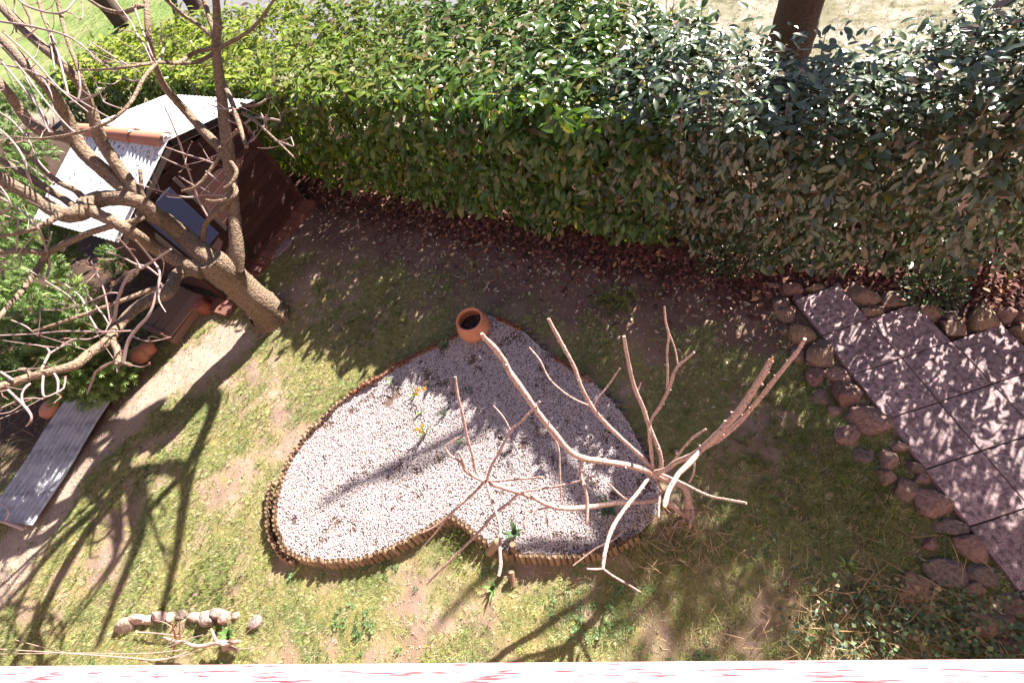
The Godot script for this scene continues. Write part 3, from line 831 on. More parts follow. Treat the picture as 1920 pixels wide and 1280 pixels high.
	stone("edging_stone", "whitish stone right of the moss capped rock", "stone", "stones edging the terrace", Vector3(3.152, 0, -2.083), Vector3(0.069, 0.07, 0.068), -0.166, Color(0.36, 0.24, 0.21))
	stone("edging_stone", "olive stone at the right end of the stepped edge", "stone", "stones edging the terrace", Vector3(3.164, 0, -1.925), Vector3(0.064, 0.06, 0.076), -0.156, Color(0.32, 0.24, 0.14))
	stone("edging_stone", "tiny pink pebble at the top tip of the first slab", "stone", "stones edging the terrace", Vector3(2.108, 0, -2.603), Vector3(0.029, 0.03, 0.039), -0.188, Color(0.36, 0.24, 0.21))
	stone("edging_stone", "small flat pink stone out in the leaf litter", "stone", "stones edging the terrace", Vector3(1.61, 0, -2.698), Vector3(0.06, 0.025, 0.04), -0.188, Color(0.36, 0.24, 0.21))
	stone("edging_stone", "reddish stone at the far right of the stepped edge", "stone", "stones edging the terrace", Vector3(3.246, 0, -2.067), Vector3(0.041, 0.05, 0.052), -0.166, Color(0.26, 0.14, 0.12))

func bare_tree(called: String, label: String, at: Vector3, r: float, lean: Vector3, height: float, m: Material, limbs: int) -> Node3D:
	var o := thing(called, label, "tree", at)
	var b := MB.new()
	b.tube([[Vector3(0, -0.1, 0), r * 1.4], [lean * 0.02 + Vector3.UP * 0.15, r * 1.08], [lean * 0.12 + Vector3.UP * height * 0.45, r], [lean + Vector3.UP * height, r * 0.6]], 14, wob, 0.12, 0.12)
	put("trunk", b.mesh(), m, o)
	for i in limbs:
		var a := TAU * i / limbs + rr(-0.3, 0.3)
		var s := Vector3.UP * height * rr(0.75, 1.0) + lean * 0.9
		var dir := Vector3(cos(a), rr(0.5, 1.2), sin(a))
		b = MB.new()
		b.tube([[s, r * 0.4], [s + dir * 0.9, r * 0.28], [s + dir * 2.0 + any_dir() * 0.3, r * 0.15], [s + dir * 3.2 + any_dir() * 0.5, 0.01]], 7, wob, 0.1, 0.2)
		put("limb", b.mesh(), m, o)
	return o

func make_far_trees() -> void:
	bare_tree("lawn_tree", "leafless tree trunk standing on the bright lawn beyond the shed", Vector3(-11.474, 0, -14.173), 0.2, Vector3(-0.25, 0, -0.1), 4.5, M.dark_bark, 5)
	bare_tree("lane_tree", "dark leafless trunk at the near edge of the grey lane", Vector3(-8.54, 0, -13.03), 0.17, Vector3(0.75, 0, -0.1), 4.0, M.dark_bark, 4)
	var o := bare_tree("evergreen_tree", "thick dark trunk rising behind the right part of the hedge", Vector3(2.72, 0, -6.2), 0.235, Vector3(1.3, 0, 0.2), 4.2, M.dark_bark, 0)
	var ts := []; var cs := []
	# unseen crown and limbs, shaped along the sun rays to shade gravel and lawn
	var slant := Vector2(0.588, -0.809) / tan(deg_to_rad(30.5))
	var spread := [[PackedVector2Array([Vector2(0.311, -0.810), Vector2(-0.281, 0.102), Vector2(1.998, 0.167), Vector2(2.293, -0.478), Vector2(1.738, -0.682), Vector2(1.023, -0.615)]), 12, 60]]
	for q in spread:
		var box := Rect2(q[0][0], Vector2.ZERO)
		for p in q[0]: box = box.expand(p)
		var left: int = q[1]
		while left > 0:
			var at := Vector2(rr(box.position.x, box.end.x), rr(box.position.y, box.end.y))
			if not Geometry2D.is_point_in_polygon(at, q[0]): continue
			left -= 1
			var h := rr(4.4, 6.2)
			var c := Vector3(at.x + slant.x * h, h, at.y + slant.y * h) - o.position
			for i in q[2]:
				ts.append(facing(any_dir() + Vector3.DOWN * 0.4, any_dir() + Vector3.UP, rr(0.09, 0.15), c + any_dir() * 0.34 * pow(rng.randf(), 0.5)))
				cs.append(tint(Color(0.05, 0.085, 0.03), 0.3))
	for q in [[Vector3(-0.95, 0, -1.592), Vector3(-1.449, 0, -1.449), Vector3(-2.097, 0, -1.2), Vector3(-2.736, 0, -0.924), 5.6, 0.05], [Vector3(-0.902, 0, -1.486), Vector3(-1.394, 0, -1.345), Vector3(-1.886, 0, -1.16), Vector3(-2.502, 0, -1.086), 5.3, 0.035], [Vector3(0.897, 0, -0.549), Vector3(0.365, 0, -0.285), Vector3(0.063, 0, -0.132), Vector3(-0.235, 0, 0.024), 4.8, 0.045], [Vector3(0.464, 0, -0.59), Vector3(0.005, 0, -0.367), Vector3(-0.363, 0, -0.194), Vector3(-0.728, 0, -0.016), 5.0, 0.05], [Vector3(-0.833, 0, -0.482), Vector3(-1.198, 0, -0.326), Vector3(-1.386, 0, -0.168), Vector3(-1.528, 0, -0.03), 5.2, 0.04]]:
		var pts := [[Vector3(1.3, 4.1, 0.2), q[5] * 1.5]]
		for k in 4:
			var h: float = q[4] + 0.25 * k
			var g: Vector3 = q[k]
			pts.append([Vector3(g.x + slant.x * h, h, g.z + slant.y * h) - o.position, q[5] * (1.0 - 0.15 * k)])
		var lb := MB.new()
		lb.tube(pts, 8, wob, 0.1, 0.2)
		put("limb", lb.mesh(), M.dark_bark, o)
	many("crown", leaf_mesh(0.42, 0.15, 0.12, 3), M.laurel, ts, cs, o)

func make_hedges() -> void:
	var laurel := leaf_mesh(0.42, 0.2, 0.14, 5, 0.85)
	var o := thing("laurel_hedge", "tall clipped green laurel hedge running from behind the shed to mid garden", "hedge")
	var mats := []
	for c in [Color(0.065, 0.12, 0.03), Color(0.085, 0.15, 0.035), Color(0.05, 0.1, 0.03), Color(0.12, 0.16, 0.035), Color(0.15, 0.11, 0.05)]:
		var m: StandardMaterial3D = M.laurel.duplicate()
		m.albedo_color = c.linear_to_srgb(); m.vertex_color_use_as_albedo = false
		mats.append(m)
	var line := [Vector4(-8.2, -7.55, 1.3, 1.3), Vector4(-6.8, -7.1, 1.6, 1.38), Vector4(-5.2, -6.45, 1.9, 1.42), Vector4(-3.6, -5.55, 2.0, 1.42), Vector4(-2.2, -4.78, 2.1, 1.44), Vector4(-0.9, -4.1, 2.2, 1.46), Vector4(0.0, -3.66, 1.9, 1.46), Vector4(0.7, -3.34, 1.5, 1.4)]
	hedge(o, line, laurel, leaf_mesh(0.36, 0.4, 0.34, 5, 0.95), mats, M.laurel, 30000, Vector2(0.09, 0.165), func(at: Vector3, out: Vector3) -> Color:
		var k := rng.randf()
		var c := Color(0.085, 0.15, 0.035)
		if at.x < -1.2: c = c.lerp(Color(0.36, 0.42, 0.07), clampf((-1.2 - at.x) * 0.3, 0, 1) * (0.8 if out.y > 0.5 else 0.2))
		if k < 0.12: c = Color(0.19, 0.2, 0.045)
		elif k < 0.2: c = Color(0.17, 0.13, 0.06)
		return tint(c, 0.25), 0.1, M.stem)
	o = thing("oleaster_hedge", "loose grey green oleaster hedge with glossy leaves above the terrace", "hedge")
	mats = []
	for c in [Color(0.085, 0.115, 0.075), Color(0.07, 0.1, 0.06), Color(0.11, 0.135, 0.09), Color(0.17, 0.135, 0.08), Color(0.12, 0.13, 0.07)]:
		var m: StandardMaterial3D = M.silver.duplicate()
		m.albedo_color = c.linear_to_srgb(); m.vertex_color_use_as_albedo = false
		mats.append(m)
	line = [Vector4(0.1, -3.6, 1.5, 1.42), Vector4(0.8, -3.28, 1.15, 1.42), Vector4(1.5, -2.97, 0.9, 1.4), Vector4(2.1, -2.76, 0.95, 1.46), Vector4(2.8, -2.52, 1.1, 1.68), Vector4(3.6, -2.3, 1.3, 2.1), Vector4(4.4, -2.1, 1.4, 2.35), Vector4(5.2, -1.9, 1.4, 2.4)]
	hedge(o, line, leaf_mesh(0.44, 0.18, 0.1, 5, 0.85), leaf_mesh(0.36, 0.4, 0.28, 5, 0.95), mats, M.silver, 25000, Vector2(0.06, 0.122), func(at: Vector3, out: Vector3) -> Color:
		var k := rng.randf()
		var c := Color(0.085, 0.12, 0.06)
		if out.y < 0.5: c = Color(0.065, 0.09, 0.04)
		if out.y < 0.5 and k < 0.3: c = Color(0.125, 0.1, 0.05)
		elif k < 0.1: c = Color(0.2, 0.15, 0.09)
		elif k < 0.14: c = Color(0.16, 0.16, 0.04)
		return tint(c, 0.28), 0.75, M.stem)
	# fallen leaves below
	var ts := []; var cs := []
	var lm := leaf_mesh(0.45, 0.25, 0.2, 3)
	for i in 14000:
		var x := rr(-3.8, 5.2)
		var d := absf(rng.randfn()) * 0.42 - 0.35
		if x > 0.8: d *= 0.8
		var z := front_z(x) + d
		if on_terrace(Vector2(x, z)): continue
		ts.append(facing(Vector3(rr(-1, 1), rr(-0.2, 0.3), rr(-1, 1)), Vector3(rr(-0.5, 0.5), 1, rr(-0.5, 0.5)), rr(0.035, 0.085), Vector3(x, ground_y(x, z) + rr(0.004, 0.035), z)))
		var k := rng.randf()
		cs.append(tint(Color(0.125, 0.05, 0.04) if k < 0.6 else (Color(0.075, 0.035, 0.032) if k < 0.85 else Color(0.3, 0.17, 0.1)), 0.3))
	many("leaf_litter", lm, M.litter, ts, cs)
	tag(get_child(-1), "reddish brown carpet of dead leaves along the foot of the hedges", "leaf litter", "", "stuff")
	ts = []; cs = []
	for i in 800:
		var x := rr(-3.6, 1.7); var z := front_z(x) + 0.3 + absf(rng.randfn()) * 0.7
		if Geometry2D.is_point_in_polygon(Vector2(x, z), heart) and rng.randf() < 0.8: continue
		ts.append(facing(Vector3(rr(-1, 1), 0.1, rr(-1, 1)), Vector3(rr(-0.4, 0.4), 1, rr(-0.4, 0.4)), rr(0.02, 0.06), Vector3(x, ground_y(x, z) + 0.015, z)))
		cs.append(tint(Color(0.42, 0.33, 0.24) if rng.randf() < 0.7 else Color(0.25, 0.1, 0.06), 0.25))
	many("scattered_leaves", lm, M.litter, ts, cs)
	tag(get_child(-1), "pale dry leaves scattered singly over the shaded soil", "dead leaves", "", "stuff")

func make_heart() -> void:
	var b := MB.new()
	var tri := Geometry2D.triangulate_polygon(heart)
	for p in heart: b.vert(Vector3(p.x, 0.05, p.y), Vector3.UP)
	for k in range(0, tri.size(), 3): b.tri(tri[k], tri[k + 1], tri[k + 2])
	tag(put("gravel_bed", b.mesh(), M.bed), "dark soil bed of the heart shaped gravel patch", "flower bed", "", "structure")
	var box := Rect2(heart[0], Vector2.ZERO)
	for p in heart: box = box.expand(p)
	for part in 3:
		var ts := []; var cs := []
		for i in 74000:
			var p := Vector2(rr(box.position.x, box.end.x), rr(box.position.y, box.end.y))
			if not Geometry2D.is_point_in_polygon(p, heart): continue
			var thin := smoothstep(0.12, 0.75, pn(p.x, p.y, 3.2, 30.0) + pn(p.x, p.y, 9.0, 31.0) * 0.5 + smoothstep(-1.8, -2.5, p.y) * 0.16 + smoothstep(-0.2, 0.3, p.x) * 0.15)
			if rng.randf() < thin: continue
			var r := rr(0.003, 0.0068)
			ts.append(Transform3D(Basis.from_euler(Vector3(rr(-0.6, 0.6), rr(0, TAU), rr(-0.6, 0.6))).scaled(Vector3.ONE * r), Vector3(p.x, 0.053 + rr(0, 0.012) + pn(p.x, p.y, 2.0, 33.0) * 0.012, p.y)))
			var k := rng.randf()
			cs.append(tint(Color(0.51, 0.455, 0.45) if k < 0.65 else (Color(0.39, 0.33, 0.33) if k < 0.9 else Color(0.19, 0.14, 0.13)), 0.22))
		many("gravel", pebble_mesh(100 + part), M.pebble, ts, cs)
		tag(get_child(-1), ["pale rounded gravel filling the heart shaped bed", "cream gravel chips mixed through the heart shaped bed", "angular whitish gravel lying in the heart shaped bed"][part], "gravel", "gravel in the heart", "stuff")
	# edging of short round logs
	var o := thing("log_edging", "low edging of short upright log stakes outlining the gravel heart", "edging", Vector3(heart[0].x, 0, heart[0].y))
	var ctr := Vector2(-1.9, -1.5)
	var runs := [[Vector2(-1.414, -2.609), Vector2(-1.568, -2.544), Vector2(-1.735, -2.482), Vector2(-1.9, -2.413), Vector2(-2.063, -2.332), Vector2(-2.213, -2.244), Vector2(-2.331, -2.175), Vector2(-2.449, -2.12), Vector2(-2.553, -2.051), Vector2(-2.657, -1.982), Vector2(-2.743, -1.89), Vector2(-2.837, -1.789), Vector2(-2.921, -1.699), Vector2(-2.989, -1.599), Vector2(-3.042, -1.488), Vector2(-3.082, -1.379), Vector2(-3.107, -1.28), Vector2(-3.11, -1.168), Vector2(-3.105, -1.049), Vector2(-3.078, -0.931), Vector2(-3.03, -0.816), Vector2(-2.966, -0.717), Vector2(-2.89, -0.645), Vector2(-2.785, -0.59), Vector2(-2.666, -0.556), Vector2(-2.513, -0.533), Vector2(-2.318, -0.529), Vector2(-2.131, -0.549), Vector2(-1.994, -0.579), Vector2(-1.861, -0.629), Vector2(-1.728, -0.687), Vector2(-1.595, -0.749), Vector2(-1.497, -0.801), Vector2(-1.416, -0.821), Vector2(-1.332, -0.787), Vector2(-1.231, -0.717), Vector2(-1.141, -0.64), Vector2(-1.054, -0.574), Vector2(-1.054, -0.574)], [Vector2(-0.99, -0.54), Vector2(-0.783, -0.497), Vector2(-0.56, -0.484), Vector2(-0.361, -0.482), Vector2(-0.203, -0.504), Vector2(-0.062, -0.552), Vector2(0.061, -0.608)], [Vector2(-1.014, -2.736), Vector2(-0.932, -2.683), Vector2(-0.851, -2.619), Vector2(-0.772, -2.543)], [Vector2(-0.452, -2.192), Vector2(-0.351, -2.093), Vector2(-0.248, -1.992), Vector2(-0.126, -1.88)]]
	runs.append([Vector2(-3.224, -1.241), Vector2(-3.223, -1.118), Vector2(-3.199, -0.974), Vector2(-3.143, -0.833), Vector2(-3.082, -0.732), Vector2(-3.007, -0.65), Vector2(-2.917, -0.587), Vector2(-2.803, -0.54)])
	for r in runs.size():
		var line: Array = runs[r]
		var left := 0.0
		for k in line.size() - 1:
			var a: Vector2 = line[k]; var e: Vector2 = line[k + 1]
			var len := a.distance_to(e)
			var dir := (e - a) / len
			var out := Vector2(-dir.y, dir.x)
			if Geometry2D.is_point_in_polygon(a.lerp(e, 0.5) + out * 0.06, heart): out = -out
			while left < len:
				var p := a + dir * left
				var rad := rr(0.019, 0.024)
				var top := rr(0.085, 0.118) if r < 4 else rr(0.06, 0.08)
				var lean := 0.045 if p.y > -1.2 else 0.015
				var st := MB.new()
				var foot := Vector3(p.x + out.x * lean, -0.04, p.y + out.y * lean)
				var head := Vector3(p.x, top, p.y) + Vector3(rr(-0.006, 0.006), 0, rr(-0.006, 0.006))
				var t := (head - foot).normalized()
				st.tube([[foot, rad], [head - t * 0.004, rad], [head, rad * 0.84]], 9, wob, 0.08, 0.1)
				var m: Material = M.log[rng.randi() % 3]
				if p.y < -2.05: m = M.log_orange
				var q := put("log", st.mesh(), m, o)
				q.position = -o.position
				left += rad * 2.0 + 0.002
			left -= len
	stone("slate_chip", "grey slate chip, topmost from the pot down the right edge of the gravel heart", "slate", "slates edging the gravel bed", Vector3(-0.719, 0, -2.584), Vector3(0.055, 0.035, 0.041), -0.158, Color(0.13, 0.115, 0.115))
	stone("slate_chip", "grey slate chip, second from the pot down the right edge of the gravel heart", "slate", "slates edging the gravel bed", Vector3(-0.679, 0, -2.49), Vector3(0.06, 0.035, 0.031), -0.154, Color(0.13, 0.115, 0.115))
	stone("slate_chip", "grey slate chip, third from the pot down the right edge of the gravel heart", "slate", "slates edging the gravel bed", Vector3(-0.618, 0, -2.413), Vector3(0.064, 0.035, 0.03), -0.15, Color(0.13, 0.115, 0.115))
	stone("slate_chip", "grey slate chip, fourth from the pot down the right edge of the gravel heart", "slate", "slates edging the gravel bed", Vector3(-0.558, 0, -2.356), Vector3(0.047, 0.035, 0.027), -0.147, Color(0.13, 0.115, 0.115))
	stone("slate_chip", "grey slate chip, fifth from the pot down the right edge of the gravel heart", "slate", "slates edging the gravel bed", Vector3(-0.032, 0, -1.809), Vector3(0.037, 0.035, 0.029), -0.121, Color(0.13, 0.115, 0.115))
	stone("slate_chip", "grey slate chip, sixth from the pot down the right edge of the gravel heart", "slate", "slates edging the gravel bed", Vector3(0.001, 0, -1.732), Vector3(0.037, 0.035, 0.036), -0.116, Color(0.13, 0.115, 0.115))
	stone("slate_chip", "grey slate chip, seventh from the pot down the right edge of the gravel heart", "slate", "slates edging the gravel bed", Vector3(0.05, 0, -1.676), Vector3(0.055, 0.035, 0.035), -0.113, Color(0.13, 0.115, 0.115))
	stone("slate_chip", "grey slate chip, eighth from the pot down the right edge of the gravel heart", "slate", "slates edging the gravel bed", Vector3(0.078, 0, -1.613), Vector3(0.054, 0.035, 0.035), -0.11, Color(0.13, 0.115, 0.115))
	stone("slate_chip", "grey slate chip, ninth from the pot down the right edge of the gravel heart", "slate", "slates edging the gravel bed", Vector3(0.096, 0, -1.542), Vector3(0.036, 0.035, 0.039), -0.106, Color(0.13, 0.115, 0.115))
	stone("slate_chip", "grey slate chip, tenth from the pot down the right edge of the gravel heart", "slate", "slates edging the gravel bed", Vector3(0.119, 0, -1.453), Vector3(0.044, 0.035, 0.031), -0.101, Color(0.13, 0.115, 0.115))
	stone("slate_chip", "grey slate chip, eleventh from the pot down the right edge of the gravel heart", "slate", "slates edging the gravel bed", Vector3(0.155, 0, -1.393), Vector3(0.057, 0.035, 0.037), -0.098, Color(0.13, 0.115, 0.115))
	stone("slate_chip", "grey slate chip, twelfth from the pot down the right edge of the gravel heart", "slate", "slates edging the gravel bed", Vector3(0.176, 0, -1.33), Vector3(0.056, 0.035, 0.032), -0.094, Color(0.13, 0.115, 0.115))
	stone("slate_chip", "grey slate chip, thirteenth from the pot down the right edge of the gravel heart", "slate", "slates edging the gravel bed", Vector3(0.196, 0, -1.265), Vector3(0.06, 0.035, 0.034), -0.091, Color(0.13, 0.115, 0.115))
	stone("slate_chip", "grey slate chip, fourteenth from the pot down the right edge of the gravel heart", "slate", "slates edging the gravel bed", Vector3(0.221, 0, -1.204), Vector3(0.05, 0.035, 0.033), -0.087, Color(0.13, 0.115, 0.115))
	stone("slate_chip", "grey slate chip, fifteenth from the pot down the right edge of the gravel heart", "slate", "slates edging the gravel bed", Vector3(0.236, 0, -1.141), Vector3(0.046, 0.035, 0.031), -0.084, Color(0.13, 0.115, 0.115))
	# loose stakes
	for q in [[Vector3(-1.1, 0.02, -0.545), Vector3(-0.994, 0.14, -0.602), 0.034, "pale cut log leaning on the lower right edge of the heart notch"], [Vector3(-0.892, 0, -0.515), Vector3(-0.867, 0.2, -0.572), 0.022, "short upright stake beside the leaning pale log"], [Vector3(-0.913, 0, -0.306), Vector3(-0.908, 0.07, -0.395), 0.022, "grey stake lying in the grass below the heart"]]:
		var st := MB.new()
		st.tube([[q[0], q[2]], [q[1], q[2]]], 10, wob, 0.08, 0.05)
		var so := put("loose_log", st.mesh(), M.log[2] if q[2] > 0.03 else M.log[1])
		tag(so, q[3], "log", "loose edging logs")

func make_cherry() -> void:
	var cherry := thing("cherry_tree", "large leafless cherry tree with mossy spreading limbs in front of the shed", "tree", Vector3(-3.808, 0, -3.282))
	limb(cherry, "trunk", [[Vector3(-3.836, -0.06, -3.279), 0.2842], [Vector3(-3.806, 0, -3.273), 0.2530], [Vector3(-3.799, 0.06, -3.279), 0.2172], [Vector3(-3.789, 0.17, -3.279), 0.1885], [Vector3(-3.784, 0.35, -3.273), 0.1718], [Vector3(-3.819, 0.65, -3.318), 0.1605], [Vector3(-3.766, 0.93, -3.273), 0.1604], [Vector3(-3.767, 1.06, -3.272), 0.1238]])
	limb(cherry, "stem", [[Vector3(-3.677, 0.82, -3.309), 0.0920], [Vector3(-3.596, 0.95, -3.444), 0.0742], [Vector3(-3.559, 1.08, -3.615), 0.0616], [Vector3(-3.539, 1.2, -3.796), 0.0565], [Vector3(-3.456, 1.4, -3.948), 0.0572], [Vector3(-3.393, 1.58, -4.114), 0.0602], [Vector3(-3.334, 1.8, -4.337), 0.0542], [Vector3(-3.25, 2.05, -4.57), 0.0438], [Vector3(-3.176, 2.25, -4.73), 0.0382], [Vector3(-3.082, 2.4, -4.862), 0.0352], [Vector3(-2.967, 2.66, -5.06), 0.0259]])
	limb(cherry, "branch", [[Vector3(-3.411, 1.5, -4.041), 0.0451], [Vector3(-3.514, 1.6, -4.225), 0.0472], [Vector3(-3.627, 1.68, -4.349), 0.0469], [Vector3(-3.831, 1.869, -4.588), 0.0438], [Vector3(-3.71, 2.158, -4.443), 0.0341], [Vector3(-3.594, 2.33, -4.367), 0.0284], [Vector3(-3.462, 2.496, -4.311), 0.0251], [Vector3(-3.395, 2.646, -4.418), 0.0243], [Vector3(-3.481, 2.801, -4.913), 0.0211]])
	limb(cherry, "limb", [[Vector3(-3.803, 0.96, -3.306), 0.1223], [Vector3(-3.925, 1.04, -3.409), 0.1122], [Vector3(-4.122, 1.135, -3.59), 0.0981], [Vector3(-4.122, 1.368, -3.584), 0.0842], [Vector3(-4.062, 1.539, -3.494), 0.0800], [Vector3(-4.044, 1.666, -3.501), 0.0715], [Vector3(-4.118, 1.73, -3.509), 0.0683], [Vector3(-4.283, 1.76, -3.542), 0.0700], [Vector3(-4.423, 1.79, -3.526), 0.0752], [Vector3(-4.465, 1.82, -3.442), 0.0816], [Vector3(-4.442, 1.85, -3.302), 0.0719], [Vector3(-4.541, 1.9, -3.25), 0.0666], [Vector3(-4.729, 1.98, -3.356), 0.0624], [Vector3(-4.857, 2.1, -3.431), 0.0608], [Vector3(-4.946, 2.22, -3.457), 0.0589], [Vector3(-5.029, 2.42, -3.489), 0.0458]])
	limb(cherry, "limb", [[Vector3(-4.083, 1.676, -3.529), 0.0572], [Vector3(-4.153, 1.76, -3.586), 0.0604], [Vector3(-4.267, 1.84, -3.688), 0.0639], [Vector3(-4.339, 1.94, -3.754), 0.0647], [Vector3(-4.449, 2.04, -3.859), 0.0657], [Vector3(-4.498, 2.14, -3.943), 0.0646], [Vector3(-4.465, 2.32, -4.062), 0.0514], [Vector3(-4.38, 2.52, -4.079), 0.0468], [Vector3(-4.508, 2.667, -4.223), 0.0439], [Vector3(-4.832, 2.764, -4.556), 0.0412], [Vector3(-5.035, 2.904, -4.74), 0.0337]])
	limb(cherry, "branch", [[Vector3(-4.498, 2.14, -3.943), 0.0532], [Vector3(-4.599, 2.21, -3.952), 0.0485], [Vector3(-4.726, 2.27, -3.966), 0.0477], [Vector3(-4.828, 2.36, -4.046), 0.0470], [Vector3(-4.841, 2.47, -4.109), 0.0424], [Vector3(-4.798, 2.603, -4.125), 0.0374], [Vector3(-5.025, 2.734, -4.375), 0.0304]])
	limb(cherry, "limb", [[Vector3(-4.069, 1.656, -3.532), 0.0493], [Vector3(-4.097, 1.77, -3.617), 0.0544], [Vector3(-4.15, 1.86, -3.705), 0.0557], [Vector3(-4.192, 1.97, -3.793), 0.0547], [Vector3(-4.227, 2.09, -3.891), 0.0536], [Vector3(-4.187, 2.21, -3.944), 0.0485], [Vector3(-4.164, 2.32, -4.033), 0.0439], [Vector3(-4.142, 2.48, -4.13), 0.0389], [Vector3(-4.24, 2.626, -4.264), 0.0413], [Vector3(-4.593, 2.716, -4.6), 0.0455], [Vector3(-4.986, 2.818, -4.99), 0.0465], [Vector3(-5.435, 2.954, -5.447), 0.0401]])
	limb(cherry, "branch", [[Vector3(-4.172, 2.3, -4.026), 0.0257], [Vector3(-4.056, 2.48, -4.057), 0.0192], [Vector3(-4.061, 2.611, -4.198), 0.0171], [Vector3(-4.171, 2.692, -4.417), 0.0172], [Vector3(-4.311, 2.783, -4.724), 0.0174], [Vector3(-4.38, 2.904, -4.978), 0.0156]])
	limb(cherry, "branch", [[Vector3(-4.204, 2.626, -4.232), 0.0154], [Vector3(-4.302, 2.68, -4.387), 0.0155], [Vector3(-4.464, 2.74, -4.657), 0.0140], [Vector3(-4.67, 2.804, -4.988), 0.0161], [Vector3(-4.789, 2.885, -5.249), 0.0163]])
	limb(cherry, "branch", [[Vector3(-4.684, 2.728, -4.693), 0.0194], [Vector3(-4.788, 2.783, -4.934), 0.0179], [Vector3(-4.979, 2.833, -5.207), 0.0165], [Vector3(-5.059, 2.904, -5.409), 0.0147]])
	limb(cherry, "limb", [[Vector3(-3.891, 0.98, -3.209), 0.0880], [Vector3(-4.011, 1.04, -3.248), 0.0781], [Vector3(-4.147, 1.095, -3.316), 0.0685], [Vector3(-4.239, 1.272, -3.339), 0.0638], [Vector3(-4.094, 1.605, -3.203), 0.0539], [Vector3(-4.2, 1.74, -3.252), 0.0524], [Vector3(-4.31, 1.8, -3.299), 0.0537], [Vector3(-4.394, 1.84, -3.354), 0.0535]])
	limb(cherry, "branch", [[Vector3(-3.957, 0.97, -3.223), 0.0604], [Vector3(-4.049, 1.02, -3.216), 0.0574], [Vector3(-4.075, 1.08, -3.104), 0.0559], [Vector3(-3.989, 1.14, -2.902), 0.0582], [Vector3(-3.963, 1.19, -2.772), 0.0566], [Vector3(-4.002, 1.25, -2.687), 0.0531], [Vector3(-4.003, 1.35, -2.499), 0.0446], [Vector3(-3.972, 1.42, -2.313), 0.0389], [Vector3(-3.909, 1.5, -2.065), 0.0401], [Vector3(-3.927, 1.56, -1.935), 0.0352], [Vector3(-3.91, 1.63, -1.782), 0.0351], [Vector3(-3.976, 1.7, -1.705), 0.0292], [Vector3(-4.054, 1.76, -1.641), 0.0283], [Vector3(-4.142, 1.85, -1.525), 0.0295], [Vector3(-4.211, 1.92, -1.433), 0.0255]])
	limb(cherry, "branch", [[Vector3(-4.077, 1.06, -3.093), 0.0247], [Vector3(-4.086, 1.12, -2.956), 0.0240], [Vector3(-4.17, 1.18, -2.875), 0.0234], [Vector3(-4.327, 1.26, -2.726), 0.0204], [Vector3(-4.567, 1.38, -2.506), 0.0172], [Vector3(-4.825, 1.5, -2.302), 0.0107]])
	limb(cherry, "branch", [[Vector3(-4.068, 1.586, -3.427), 0.0248], [Vector3(-4.063, 1.64, -3.316), 0.0241], [Vector3(-4.193, 1.699, -3.23), 0.0274], [Vector3(-4.414, 1.73, -3.153), 0.0268], [Vector3(-4.672, 1.702, -3.121), 0.0288], [Vector3(-4.976, 1.656, -3.117), 0.0290], [Vector3(-5.157, 1.728, -3.108), 0.0284], [Vector3(-5.496, 1.779, -3.104), 0.0241]])
	limb(cherry, "branch", [[Vector3(-4.924, 1.668, -3.109), 0.0270], [Vector3(-5.009, 1.621, -2.985), 0.0268], [Vector3(-4.842, 1.71, -2.626), 0.0213], [Vector3(-4.737, 1.78, -2.388), 0.0184], [Vector3(-4.588, 1.87, -2.096), 0.0140]])
	limb(cherry, "branch", [[Vector3(-4.491, 1.94, -3.19), 0.0291], [Vector3(-4.507, 1.99, -3.037), 0.0227], [Vector3(-4.603, 2.016, -2.955), 0.0171], [Vector3(-4.938, 2.036, -2.935), 0.0135]])
	limb(cherry, "branch", [[Vector3(-4.472, 1.84, -3.333), 0.0343], [Vector3(-4.659, 1.91, -3.474), 0.0342], [Vector3(-4.794, 2, -3.553), 0.0356], [Vector3(-4.941, 2.12, -3.65), 0.0330], [Vector3(-5.111, 2.24, -3.737), 0.0251], [Vector3(-5.147, 2.34, -3.732), 0.0208]])
	limb(cherry, "branch", [[Vector3(-4.465, 1.82, -3.442), 0.0311], [Vector3(-4.575, 1.9, -3.561), 0.0290], [Vector3(-4.711, 1.97, -3.628), 0.0248], [Vector3(-4.843, 2.07, -3.732), 0.0207], [Vector3(-4.934, 2.18, -3.832), 0.0166], [Vector3(-4.994, 2.31, -3.893), 0.0126]])
	limb(cherry, "branch", [[Vector3(-3.452, 2.698, -4.663), 0.0159], [Vector3(-3.45, 2.743, -4.582), 0.0172], [Vector3(-3.578, 2.752, -4.528), 0.0171], [Vector3(-3.703, 2.783, -4.552), 0.0153], [Vector3(-3.835, 2.818, -4.636), 0.0136], [Vector3(-4.041, 2.875, -4.826), 0.0120]])
	limb(cherry, "branch", [[Vector3(-3.148, 2.25, -4.698), 0.0180], [Vector3(-2.955, 2.3, -4.626), 0.0176], [Vector3(-2.739, 2.36, -4.535), 0.0152], [Vector3(-2.489, 2.45, -4.463), 0.0128], [Vector3(-2.201, 2.6, -4.385), 0.0086]])
	limb(cherry, "branch", [[Vector3(-3.165, 2.26, -4.706), 0.0180], [Vector3(-3.327, 2.3, -4.631), 0.0177], [Vector3(-3.322, 2.366, -4.342), 0.0168], [Vector3(-3.155, 2.567, -3.911), 0.0133], [Vector3(-3.169, 2.692, -3.637), 0.0108], [Vector3(-3.347, 2.722, -3.624), 0.0091], [Vector3(-3.577, 2.752, -3.662), 0.0061]])
	limb(cherry, "branch", [[Vector3(-3.226, 2.22, -4.715), 0.0182], [Vector3(-3.286, 2.26, -4.533), 0.0177], [Vector3(-3.352, 2.34, -4.384), 0.0151]])
